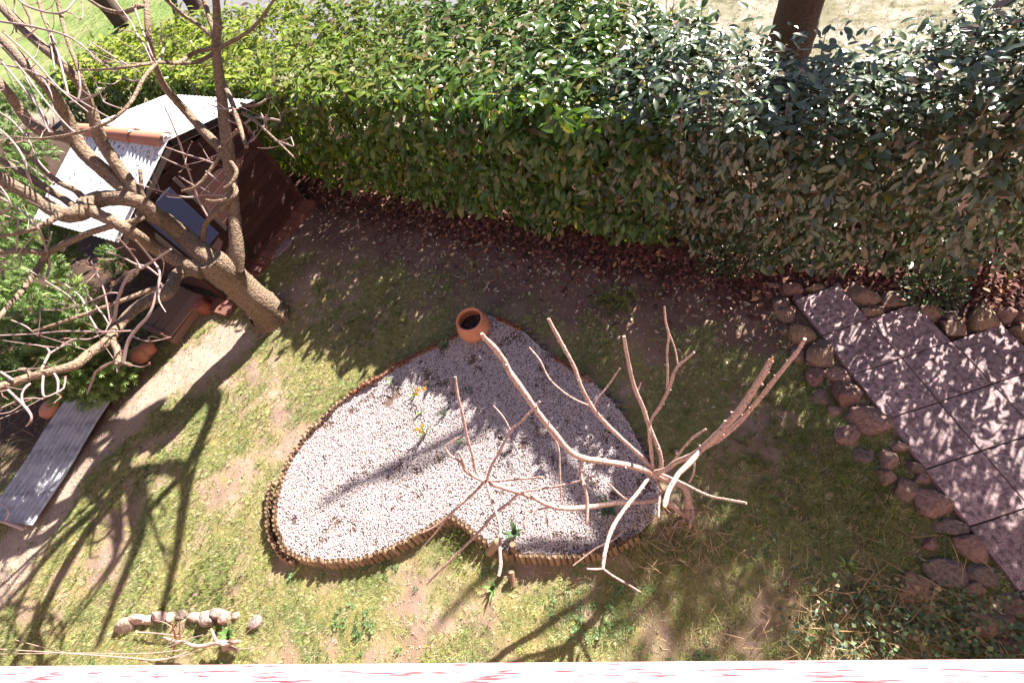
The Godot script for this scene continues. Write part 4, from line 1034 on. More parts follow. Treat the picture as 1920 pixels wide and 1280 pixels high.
	limb(cherry, "branch", [[Vector3(-3.145, 2.576, -3.884), 0.0132], [Vector3(-3.055, 2.63, -3.557), 0.0124], [Vector3(-3.033, 2.626, -3.225), 0.0118], [Vector3(-3.134, 2.626, -3.048), 0.0101], [Vector3(-3.355, 2.64, -2.985), 0.0099], [Vector3(-3.615, 2.667, -2.977), 0.0084], [Vector3(-3.895, 2.692, -3.059), 0.0056]])
	limb(cherry, "branch", [[Vector3(-3.173, 2.29, -4.802), 0.0200], [Vector3(-3.385, 2.37, -5.025), 0.0201], [Vector3(-3.502, 2.436, -5.097), 0.0200], [Vector3(-3.454, 2.575, -4.972), 0.0189], [Vector3(-3.394, 2.728, -4.84), 0.0160]])
	limb(cherry, "branch", [[Vector3(-3.179, 2.32, -4.86), 0.0220], [Vector3(-3.249, 2.38, -5.037), 0.0221], [Vector3(-3.292, 2.44, -5.184), 0.0221], [Vector3(-3.315, 2.52, -5.279), 0.0198]])
	limb(cherry, "branch", [[Vector3(-3.235, 2, -4.557), 0.0253], [Vector3(-3.049, 2, -4.228), 0.0244], [Vector3(-2.911, 1.99, -3.954), 0.0237], [Vector3(-2.809, 1.98, -3.744), 0.0213], [Vector3(-2.703, 1.96, -3.522), 0.0170]])
	limb(cherry, "branch", [[Vector3(-2.88, 1.98, -4.02), 0.0179], [Vector3(-2.7, 1.97, -3.847), 0.0157], [Vector3(-2.539, 1.97, -3.653), 0.0115], [Vector3(-2.375, 1.97, -3.459), 0.0093], [Vector3(-2.169, 1.96, -3.209), 0.0072]])
	limb(cherry, "branch", [[Vector3(-2.936, 1.99, -4.169), 0.0162], [Vector3(-2.826, 1.98, -4.111), 0.0141], [Vector3(-2.716, 1.98, -4.111), 0.0121], [Vector3(-2.659, 1.97, -4.235), 0.0082]])
	limb(cherry, "branch", [[Vector3(-2.831, 1.97, -3.788), 0.0156], [Vector3(-2.956, 1.94, -3.767), 0.0157], [Vector3(-3.036, 1.9, -3.634), 0.0156], [Vector3(-3.101, 1.87, -3.515), 0.0155], [Vector3(-3.234, 1.83, -3.34), 0.0134], [Vector3(-3.384, 1.832, -3.311), 0.0077]])
	limb(cherry, "branch", [[Vector3(-3.906, 1.02, -3.414), 0.0376], [Vector3(-3.898, 1.12, -3.582), 0.0304], [Vector3(-3.816, 1.2, -3.674), 0.0256], [Vector3(-3.663, 1.25, -3.723), 0.0231], [Vector3(-3.528, 1.29, -3.777), 0.0253], [Vector3(-3.452, 1.34, -3.842), 0.0321]])
	limb(cherry, "branch", [[Vector3(-3.421, 1.4, -3.899), 0.0250], [Vector3(-3.345, 1.4, -3.778), 0.0247], [Vector3(-3.369, 1.4, -3.686), 0.0222], [Vector3(-3.557, 1.4, -3.683), 0.0178], [Vector3(-3.7, 1.43, -3.742), 0.0067]])
	limb(cherry, "branch", [[Vector3(-3.391, 1.55, -4.07), 0.0201], [Vector3(-3.268, 1.53, -3.884), 0.0198], [Vector3(-3.316, 1.5, -3.757), 0.0153], [Vector3(-3.376, 1.5, -3.72), 0.0109]])
	limb(cherry, "branch", [[Vector3(-4.033, 1.666, -3.477), 0.0183], [Vector3(-3.999, 1.771, -3.603), 0.0181], [Vector3(-3.99, 1.856, -3.737), 0.0160]])
	limb(cherry, "branch", [[Vector3(-4.012, 1.46, -2.251), 0.0290], [Vector3(-3.934, 1.48, -2.132), 0.0266], [Vector3(-3.785, 1.48, -1.973), 0.0260], [Vector3(-3.734, 1.46, -1.846), 0.0239]])
	limb(cherry, "branch", [[Vector3(-3.773, 1.47, -1.885), 0.0154], [Vector3(-3.678, 1.47, -1.848), 0.0153], [Vector3(-3.595, 1.47, -1.822), 0.0153]])
	limb(cherry, "branch", [[Vector3(-4.039, 1.77, -1.639), 0.0133], [Vector3(-4.101, 1.8, -1.684), 0.0133], [Vector3(-4.122, 1.82, -1.668), 0.0102]])
	limb(cherry, "twig", [[Vector3(-4.051, 1.45, -2.285), 0.0134], [Vector3(-3.948, 1.5, -2.279), 0.0132], [Vector3(-3.837, 1.62, -2.42), 0.0131], [Vector3(-3.713, 1.7, -2.562), 0.0131], [Vector3(-3.521, 1.75, -2.555), 0.0097], [Vector3(-3.303, 1.824, -2.542), 0.0079], [Vector3(-3.111, 1.891, -2.534), 0.0062]])
	limb(cherry, "twig", [[Vector3(-3.353, 1.7, -2.452), 0.0064], [Vector3(-3.5, 1.74, -2.565), 0.0081], [Vector3(-3.584, 1.762, -2.586), 0.0081], [Vector3(-3.653, 1.844, -2.61), 0.0063], [Vector3(-3.673, 1.946, -2.582), 0.0061]])
	limb(cherry, "twig", [[Vector3(-3.528, 1.76, -2.538), 0.0080], [Vector3(-3.552, 1.808, -2.597), 0.0064], [Vector3(-3.441, 1.977, -2.558), 0.0060], [Vector3(-3.353, 2.106, -2.507), 0.0057]])
	limb(cherry, "twig", [[Vector3(-3.668, 1.48, -1.85), 0.0140], [Vector3(-3.595, 1.56, -1.982), 0.0124], [Vector3(-3.51, 1.6, -2.062), 0.0109], [Vector3(-3.378, 1.65, -2.146), 0.0093], [Vector3(-3.334, 1.7, -2.296), 0.0094], [Vector3(-3.319, 1.75, -2.454), 0.0095], [Vector3(-3.389, 1.797, -2.561), 0.0080], [Vector3(-3.202, 2.082, -2.473), 0.0043]])
	limb(cherry, "twig", [[Vector3(-3.793, 1.46, -1.893), 0.0094], [Vector3(-3.912, 1.43, -1.877), 0.0095], [Vector3(-4.03, 1.4, -1.855), 0.0095], [Vector3(-4.061, 1.37, -1.787), 0.0095], [Vector3(-4.113, 1.33, -1.698), 0.0063]])
	limb(cherry, "twig", [[Vector3(-3.745, 1.46, -1.848), 0.0093], [Vector3(-3.736, 1.44, -1.795), 0.0093]])
	limb(cherry, "twig", [[Vector3(-4.015, 1.46, -2.246), 0.0083], [Vector3(-4.054, 1.52, -2.327), 0.0066], [Vector3(-4.124, 1.55, -2.4), 0.0066], [Vector3(-4.267, 1.65, -2.585), 0.0066]])
	limb(cherry, "twig", [[Vector3(-4.06, 1.46, -2.323), 0.0067], [Vector3(-4.069, 1.6, -2.533), 0.0075], [Vector3(-4.113, 1.768, -2.732), 0.0065]])
	limb(cherry, "twig", [[Vector3(-4.677, 1.5, -2.685), 0.0052], [Vector3(-4.605, 1.57, -2.794), 0.0052], [Vector3(-4.478, 1.662, -2.885), 0.0051]])
	limb(cherry, "twig", [[Vector3(-3.997, 1.55, -2.161), 0.0080], [Vector3(-4.103, 1.6, -2.298), 0.0080], [Vector3(-4.203, 1.65, -2.449), 0.0081], [Vector3(-4.397, 1.7, -2.595), 0.0049]])
	limb(cherry, "twig", [[Vector3(-4.342, 1.55, -2.422), 0.0066], [Vector3(-4.469, 1.58, -2.559), 0.0067], [Vector3(-4.719, 1.64, -2.714), 0.0067], [Vector3(-4.981, 1.72, -2.879), 0.0050]])
	limb(cherry, "twig", [[Vector3(-3.876, 1.6, -2.464), 0.0066], [Vector3(-3.95, 1.62, -2.474), 0.0066], [Vector3(-4.111, 1.62, -2.426), 0.0065], [Vector3(-4.357, 1.63, -2.375), 0.0048], [Vector3(-4.563, 1.65, -2.387), 0.0048]])
	limb(cherry, "twig", [[Vector3(-3.68, 1.5, -2.131), 0.0065], [Vector3(-3.904, 1.55, -2.125), 0.0079], [Vector3(-4.232, 1.62, -2.14), 0.0078], [Vector3(-4.424, 1.7, -2.096), 0.0060], [Vector3(-4.633, 1.8, -2.053), 0.0058]])
	limb(cherry, "twig", [[Vector3(-3.93, 1.53, -2.132), 0.0064], [Vector3(-4.008, 1.57, -2.059), 0.0062], [Vector3(-4.119, 1.6, -2.058), 0.0062], [Vector3(-4.173, 1.63, -1.97), 0.0060], [Vector3(-4.185, 1.66, -1.907), 0.0088], [Vector3(-4.153, 1.68, -1.863), 0.0087], [Vector3(-4.056, 1.73, -1.705), 0.0083]])
	limb(cherry, "twig", [[Vector3(-4.176, 1.67, -1.905), 0.0073], [Vector3(-4.197, 1.69, -1.94), 0.0073], [Vector3(-4.294, 1.72, -1.966), 0.0044]])
	limb(cherry, "twig", [[Vector3(-4.051, 1.85, -1.489), 0.0089], [Vector3(-3.93, 1.8, -1.393), 0.0089], [Vector3(-3.866, 1.76, -1.323), 0.0077], [Vector3(-3.868, 1.74, -1.285), 0.0064], [Vector3(-3.921, 1.72, -1.26), 0.0051]])
	limb(cherry, "twig", [[Vector3(-3.998, 1.78, -1.565), 0.0080], [Vector3(-3.994, 1.8, -1.505), 0.0078], [Vector3(-3.982, 1.79, -1.443), 0.0065], [Vector3(-3.913, 1.78, -1.367), 0.0064]])
	limb(cherry, "twig", [[Vector3(-4.023, 1.73, -1.691), 0.0083], [Vector3(-3.941, 1.73, -1.543), 0.0081], [Vector3(-3.91, 1.71, -1.482), 0.0067], [Vector3(-3.877, 1.68, -1.521), 0.0055], [Vector3(-3.854, 1.66, -1.569), 0.0070], [Vector3(-3.862, 1.68, -1.651), 0.0056]])
	limb(cherry, "twig", [[Vector3(-3.965, 1.7, -1.686), 0.0084], [Vector3(-3.897, 1.69, -1.616), 0.0083], [Vector3(-3.873, 1.67, -1.525), 0.0069]])
	limb(cherry, "twig", [[Vector3(-4.133, 1.9, -1.616), 0.0090], [Vector3(-4.073, 1.84, -1.571), 0.0091]])
	limb(cherry, "twig", [[Vector3(-3.979, 1.79, -1.438), 0.0052], [Vector3(-3.908, 1.77, -1.447), 0.0052], [Vector3(-3.846, 1.75, -1.44), 0.0039]])
	limb(cherry, "twig", [[Vector3(-3.401, 1.4, -2.087), 0.0041], [Vector3(-3.603, 1.4, -2.077), 0.0049], [Vector3(-3.724, 1.45, -2.112), 0.0057]])
	limb(cherry, "twig", [[Vector3(-3.641, 1.35, -3.557), 0.0101], [Vector3(-3.656, 1.5, -3.662), 0.0099], [Vector3(-3.589, 1.759, -3.795), 0.0094], [Vector3(-3.409, 2.067, -3.788), 0.0070], [Vector3(-3.168, 2.368, -3.634), 0.0047]])
	limb(cherry, "twig", [[Vector3(-3.526, 1.33, -3.834), 0.0105], [Vector3(-3.77, 1.36, -3.882), 0.0105], [Vector3(-3.931, 1.409, -3.834), 0.0103], [Vector3(-3.928, 1.656, -3.654), 0.0076], [Vector3(-4.007, 1.84, -3.586), 0.0054]])
	limb(cherry, "twig", [[Vector3(-3.57, 1.72, -3.776), 0.0067], [Vector3(-3.628, 1.87, -3.722), 0.0064], [Vector3(-3.557, 2.06, -3.578), 0.0051]])
	limb(cherry, "twig", [[Vector3(-3.098, 1.88, -3.529), 0.0089], [Vector3(-3.247, 1.9, -3.613), 0.0071], [Vector3(-3.397, 1.919, -3.687), 0.0072], [Vector3(-3.389, 2.108, -3.548), 0.0050]])
	limb(cherry, "twig", [[Vector3(-3.247, 1.83, -3.33), 0.0070], [Vector3(-3.336, 1.859, -3.39), 0.0070], [Vector3(-3.379, 1.909, -3.412), 0.0069]])
	limb(cherry, "twig", [[Vector3(-3.17, 1.86, -3.47), 0.0071], [Vector3(-3.07, 1.85, -3.378), 0.0070], [Vector3(-2.987, 1.84, -3.3), 0.0052]])
	limb(cherry, "twig", [[Vector3(-2.421, 1.97, -3.501), 0.0069], [Vector3(-2.301, 1.97, -3.421), 0.0068], [Vector3(-2.213, 1.97, -3.359), 0.0050], [Vector3(-2.259, 1.98, -3.476), 0.0051]])
	limb(cherry, "twig", [[Vector3(-2.821, 1.97, -3.859), 0.0108], [Vector3(-2.747, 1.97, -3.917), 0.0090], [Vector3(-2.597, 1.97, -3.856), 0.0107], [Vector3(-2.443, 1.97, -3.773), 0.0088]])
	limb(cherry, "twig", [[Vector3(-2.601, 1.97, -3.724), 0.0070], [Vector3(-2.606, 1.97, -3.815), 0.0071], [Vector3(-2.673, 1.98, -3.945), 0.0054]])
	limb(cherry, "twig", [[Vector3(-3.014, 1.99, -4.149), 0.0111], [Vector3(-3.094, 1.98, -4.161), 0.0093], [Vector3(-3.238, 1.98, -4.246), 0.0075], [Vector3(-3.451, 2, -4.396), 0.0038]])
	limb(cherry, "twig", [[Vector3(-2.836, 1.97, -3.804), 0.0089], [Vector3(-2.951, 1.96, -3.934), 0.0091], [Vector3(-3.037, 1.96, -3.995), 0.0073]])
	limb(cherry, "twig", [[Vector3(-2.706, 1.95, -3.606), 0.0088], [Vector3(-2.665, 1.95, -3.643), 0.0070], [Vector3(-2.73, 1.96, -3.745), 0.0053]])
	limb(cherry, "twig", [[Vector3(-3.981, 1.25, -2.869), 0.0076], [Vector3(-3.783, 1.35, -2.575), 0.0072], [Vector3(-3.707, 1.3, -2.453), 0.0054]])
	limb(cherry, "twig", [[Vector3(-4.894, 2.704, -4.389), 0.0078], [Vector3(-4.336, 2.692, -4.052), 0.0075], [Vector3(-3.822, 2.647, -3.644), 0.0071], [Vector3(-3.414, 2.595, -3.335), 0.0056], [Vector3(-3.141, 2.54, -3.142), 0.0041]])
	limb(cherry, "twig", [[Vector3(-5.113, 2.833, -4.973), 0.0097], [Vector3(-4.508, 2.797, -4.636), 0.0094], [Vector3(-4.044, 2.752, -4.345), 0.0076], [Vector3(-3.568, 2.716, -3.891), 0.0058], [Vector3(-3.277, 2.692, -3.612), 0.0042]])
	limb(cherry, "twig", [[Vector3(-4.358, 2.804, -4.847), 0.0048], [Vector3(-4.191, 2.797, -4.728), 0.0048], [Vector3(-3.997, 2.79, -4.543), 0.0039], [Vector3(-4.013, 2.797, -4.637), 0.0031]])
	limb(cherry, "twig", [[Vector3(-4.989, 2.924, -5.216), 0.0098], [Vector3(-4.714, 2.875, -4.954), 0.0096], [Vector3(-4.308, 2.818, -4.742), 0.0095], [Vector3(-4.253, 2.818, -4.955), 0.0081], [Vector3(-4.231, 2.833, -5.11), 0.0066]])
	limb(cherry, "twig", [[Vector3(-4.969, 2.752, -4.875), 0.0082], [Vector3(-5.119, 2.818, -5.21), 0.0084], [Vector3(-5.071, 2.904, -5.308), 0.0066]])
	limb(cherry, "twig", [[Vector3(-4.438, 2.667, -4.177), 0.0061], [Vector3(-4.133, 2.64, -3.864), 0.0059], [Vector3(-4.012, 2.595, -3.657), 0.0058], [Vector3(-3.923, 2.54, -3.411), 0.0043]])
	limb(cherry, "twig", [[Vector3(-4.573, 2.764, -4.848), 0.0065], [Vector3(-4.333, 2.716, -4.419), 0.0062], [Vector3(-4.133, 2.667, -4.05), 0.0060]])
	limb(cherry, "twig", [[Vector3(-5.077, 2.783, -4.864), 0.0097], [Vector3(-4.39, 2.728, -4.212), 0.0091], [Vector3(-3.834, 2.68, -3.645), 0.0071], [Vector3(-3.414, 2.626, -3.269), 0.0054]])
	limb(cherry, "twig", [[Vector3(-5.016, 2.752, -4.663), 0.0080], [Vector3(-4.486, 2.704, -4.133), 0.0075], [Vector3(-3.94, 2.654, -3.552), 0.0070], [Vector3(-3.529, 2.611, -3.144), 0.0067], [Vector3(-3.325, 2.586, -2.979), 0.0053]])
	limb(cherry, "twig", [[Vector3(-4.643, 2.692, -4.303), 0.0062], [Vector3(-4.393, 2.667, -4), 0.0060], [Vector3(-4.111, 2.626, -3.624), 0.0057], [Vector3(-3.91, 2.54, -3.321), 0.0042]])
	limb(cherry, "twig", [[Vector3(-4.917, 2.716, -4.446), 0.0110], [Vector3(-4.641, 2.68, -4.159), 0.0107], [Vector3(-4.293, 2.626, -3.801), 0.0103], [Vector3(-4.109, 2.559, -3.584), 0.0102], [Vector3(-4.039, 2.5, -3.473), 0.0088]])
	limb(cherry, "twig", [[Vector3(-4.622, 2.586, -3.749), 0.0074], [Vector3(-4.535, 2.54, -3.692), 0.0074], [Vector3(-4.372, 2.48, -3.531), 0.0074], [Vector3(-4.254, 2.44, -3.39), 0.0059]])
	limb(cherry, "twig", [[Vector3(-4.569, 2.54, -3.576), 0.0073], [Vector3(-4.392, 2.49, -3.416), 0.0087], [Vector3(-4.278, 2.42, -3.26), 0.0087], [Vector3(-4.291, 2.34, -3.17), 0.0088], [Vector3(-4.334, 2.26, -3.136), 0.0075]])
	limb(cherry, "twig", [[Vector3(-4.463, 2.44, -3.63), 0.0076], [Vector3(-4.404, 2.39, -3.504), 0.0076], [Vector3(-4.322, 2.34, -3.373), 0.0076], [Vector3(-4.202, 2.28, -3.247), 0.0061]])
	limb(cherry, "twig", [[Vector3(-3.815, 2.704, -4.247), 0.0061], [Vector3(-3.498, 2.692, -3.95), 0.0074], [Vector3(-3.252, 2.68, -3.73), 0.0072], [Vector3(-3.065, 2.663, -3.574), 0.0042]])
	limb(cherry, "twig", [[Vector3(-4.015, 2.692, -4.362), 0.0047], [Vector3(-3.707, 2.667, -4.025), 0.0060], [Vector3(-3.375, 2.64, -3.742), 0.0044]])
	limb(cherry, "twig", [[Vector3(-3.535, 2.752, -4.642), 0.0079], [Vector3(-3.322, 2.725, -4.264), 0.0076], [Vector3(-3.178, 2.675, -3.994), 0.0074], [Vector3(-3.147, 2.606, -3.891), 0.0075], [Vector3(-3.164, 2.564, -3.913), 0.0061]])
	limb(cherry, "twig", [[Vector3(-3.756, 2.783, -4.765), 0.0064], [Vector3(-3.413, 2.74, -4.303), 0.0061], [Vector3(-3.221, 2.707, -4.007), 0.0059], [Vector3(-3.162, 2.588, -3.916), 0.0060]])
	limb(cherry, "twig", [[Vector3(-3.17, 2.556, -3.931), 0.0092], [Vector3(-3.219, 2.545, -4.113), 0.0094], [Vector3(-3.255, 2.552, -4.238), 0.0096], [Vector3(-3.244, 2.6, -4.25), 0.0063]])
	limb(cherry, "twig", [[Vector3(-3.142, 2.599, -3.841), 0.0060], [Vector3(-3.175, 2.672, -3.936), 0.0059], [Vector3(-3.257, 2.721, -4.075), 0.0044]])
	limb(cherry, "twig", [[Vector3(-3.061, 2.627, -3.544), 0.0071], [Vector3(-3.136, 2.633, -3.536), 0.0056], [Vector3(-3.303, 2.626, -3.665), 0.0043]])
	limb(cherry, "twig", [[Vector3(-3.356, 2.626, -3.477), 0.0056], [Vector3(-3.389, 2.603, -3.425), 0.0056], [Vector3(-3.254, 2.54, -3.372), 0.0043]])
	limb(cherry, "twig", [[Vector3(-3.893, 2.559, -3.667), 0.0074], [Vector3(-3.752, 2.559, -3.649), 0.0074], [Vector3(-3.577, 2.586, -3.604), 0.0073], [Vector3(-3.431, 2.626, -3.575), 0.0057]])
	limb(cherry, "twig", [[Vector3(-3.854, 2.54, -3.696), 0.0090], [Vector3(-3.826, 2.586, -3.794), 0.0089], [Vector3(-3.837, 2.661, -3.937), 0.0059]])
	limb(cherry, "twig", [[Vector3(-4.023, 2.54, -3.833), 0.0091], [Vector3(-4.079, 2.626, -4.02), 0.0091], [Vector3(-4.204, 2.692, -4.279), 0.0077], [Vector3(-4.396, 2.752, -4.6), 0.0063]])
	limb(cherry, "twig", [[Vector3(-4.392, 2.44, -3.27), 0.0058], [Vector3(-4.274, 2.39, -3.232), 0.0058], [Vector3(-4.109, 2.34, -3.118), 0.0058], [Vector3(-4.011, 2.3, -3.044), 0.0044]])
	limb(cherry, "twig", [[Vector3(-4.701, 2.24, -3.144), 0.0075], [Vector3(-4.582, 2.19, -3.072), 0.0076], [Vector3(-4.498, 2.14, -3.009), 0.0091], [Vector3(-4.369, 2.07, -2.878), 0.0107], [Vector3(-4.59, 1.882, -2.941), 0.0098], [Vector3(-4.811, 1.728, -3.032), 0.0103]])
	limb(cherry, "twig", [[Vector3(-4.666, 2.19, -2.989), 0.0060], [Vector3(-4.599, 2.12, -2.994), 0.0061], [Vector3(-4.551, 2.08, -3.009), 0.0046]])
	limb(cherry, "twig", [[Vector3(-4.645, 2.09, -3.035), 0.0077], [Vector3(-4.713, 2.007, -2.946), 0.0063], [Vector3(-5.047, 1.808, -3.014), 0.0050]])
	limb(cherry, "twig", [[Vector3(-4.527, 2.06, -3.035), 0.0063], [Vector3(-4.603, 1.967, -2.958), 0.0064], [Vector3(-5.081, 1.768, -3.056), 0.0068], [Vector3(-5.286, 1.62, -3.03), 0.0070], [Vector3(-5.379, 1.65, -2.992), 0.0069], [Vector3(-5.491, 1.66, -2.988), 0.0069]])
	limb(cherry, "twig", [[Vector3(-4.537, 2.34, -3.115), 0.0058], [Vector3(-4.474, 2.29, -3.03), 0.0073], [Vector3(-4.487, 2.24, -2.977), 0.0073], [Vector3(-4.598, 2.22, -2.954), 0.0044]])
	limb(cherry, "twig", [[Vector3(-5.002, 1.613, -3.12), 0.0089], [Vector3(-5.073, 1.534, -3.089), 0.0091], [Vector3(-5.08, 1.5, -2.987), 0.0126], [Vector3(-5.072, 1.5, -2.953), 0.0054]])
	limb(cherry, "twig", [[Vector3(-4.925, 1.688, -3.092), 0.0070], [Vector3(-4.624, 1.84, -3.004), 0.0066], [Vector3(-4.352, 1.989, -2.909), 0.0047]])
	limb(cherry, "twig", [[Vector3(-4.666, 1.75, -2.237), 0.0060], [Vector3(-4.548, 1.7, -2.187), 0.0061], [Vector3(-4.427, 1.66, -2.1), 0.0046]])
	# branches added above the frame, traced back from the shadows wanted on the lawn
	limb(cherry, "branch", [[Vector3(-2.967, 2.660, -5.060), 0.065], [Vector3(-2.338, 2.750, -5.206), 0.058], [Vector3(-2.482, 3.050, -5.066), 0.047], [Vector3(-2.637, 3.200, -4.806), 0.035], [Vector3(-2.852, 3.300, -4.554), 0.023]])
	limb(cherry, "branch", [[Vector3(-2.967, 2.660, -5.060), 0.057], [Vector3(-2.293, 2.760, -5.217), 0.052], [Vector3(-2.249, 3.050, -5.005), 0.042], [Vector3(-2.227, 3.150, -4.723), 0.031], [Vector3(-2.347, 3.200, -4.368), 0.021]])
	limb(cherry, "branch", [[Vector3(-2.967, 2.660, -5.060), 0.065], [Vector3(-2.168, 2.780, -5.236), 0.058], [Vector3(-1.630, 3.000, -5.000), 0.047], [Vector3(-1.530, 3.100, -4.632), 0.035], [Vector3(-1.440, 3.200, -4.338), 0.023]])
	limb(cherry, "branch", [[Vector3(-2.967, 2.660, -5.060), 0.051], [Vector3(-1.672, 2.780, -5.307), 0.046], [Vector3(-1.212, 2.950, -4.906), 0.036], [Vector3(-0.976, 3.100, -4.491), 0.027], [Vector3(-0.854, 3.200, -4.389), 0.018]])
	limb(cherry, "branch", [[Vector3(-2.967, 2.660, -5.060), 0.057], [Vector3(-2.204, 2.780, -6.080), 0.052], [Vector3(-2.749, 2.850, -5.797), 0.042], [Vector3(-2.919, 3.050, -5.571), 0.031], [Vector3(-3.151, 3.200, -5.262), 0.021]])
	limb(cherry, "branch", [[Vector3(-2.967, 2.660, -5.060), 0.065], [Vector3(-1.621, 2.750, -6.097), 0.058], [Vector3(-1.497, 2.800, -5.433), 0.047], [Vector3(-1.645, 2.950, -5.128), 0.035], [Vector3(-1.721, 3.100, -4.771), 0.023], [Vector3(-1.848, 3.200, -4.443), 0.012]])
	limb(cherry, "branch", [[Vector3(-1.361, 2.850, -5.119), 0.023], [Vector3(-1.330, 2.900, -5.565), 0.018], [Vector3(-1.200, 2.950, -5.855), 0.014]])
	limb(cherry, "branch", [[Vector3(-2.967, 2.660, -5.060), 0.036], [Vector3(-2.110, 2.950, -5.157), 0.033], [Vector3(-1.722, 3.100, -4.955), 0.026], [Vector3(-1.773, 3.200, -4.736), 0.019], [Vector3(-1.917, 3.250, -4.412), 0.013]])
	limb(cherry, "branch", [[Vector3(-2.482, 3.050, -5.066), 0.026], [Vector3(-2.671, 3.150, -5.020), 0.021], [Vector3(-2.808, 3.200, -4.765), 0.016]])
	var b := MB.new()
	for k in 5:
		var a := k * 1.3 + 0.4
		b.tube([[Vector3(cos(a) * 0.13, 0.12, sin(a) * 0.13), 0.07], [Vector3(cos(a) * 0.2, 0.02, sin(a) * 0.2), 0.05], [Vector3(cos(a) * 0.33, -0.05, sin(a) * 0.33), 0.03]], 10, wob, 0.2)
	put("root_flare", b.mesh(), M.cherry_bark, cherry)
	# fine shoots along the wood and clusters of red buds
	var shoots := []
	for q in nodes: if q[0] == cherry and q[3] != "trunk" and q[1].y > 1.2: shoots.append(q)
	var tips := []
	for i in 170:
		var q: Array = shoots[rng.randi() % shoots.size()]
		var at: Vector3 = q[1]
		var d := (any_dir() * Vector3(1, 0.6, 1) + Vector3.UP * 0.25).normalized()
		var l := rr(0.08, 0.34)
		var p1 := at + d * l * 0.5 + any_dir() * 0.02
		var p2 := at + d * l + Vector3.UP * l * 0.15
		b = MB.new()
		b.tube([[at - cherry.position, 0.0032], [p1 - cherry.position, 0.0028], [p2 - cherry.position, 0.0016]], 5)
		put("twig", b.mesh(), M.cherry_twig, cherry)
		tips.append(p2); tips.append(p1)
	for q in shoots:
		if q[2] < 0.012 and rng.randf() < 0.5: tips.append(q[1])
	var bud := MB.new()
	bud.lathe([Vector2(0.0, 0), Vector2(0.3, 0.25), Vector2(0.36, 0.5), Vector2(0.2, 0.85), Vector2(0.0, 1.0)], 6)
	var ts := []; var cs := []
	for p in tips:
		if rng.randf() < 0.35: continue
		for k in rng.randi_range(2, 6):
			var d := (any_dir() + Vector3.UP * 0.2).normalized()
			var t := facing(d, any_dir(), 1.0, p)
			ts.append(Transform3D(t.basis * Basis(Vector3.RIGHT, PI / 2) * Basis().scaled(Vector3(0.7, 1.0, 0.7) * rr(0.009, 0.018)), p - cherry.position))
			cs.append(tint(Color(1, 1, 1), 0.2))
	many("buds", bud.mesh(), M.bud, ts, cs, cherry)

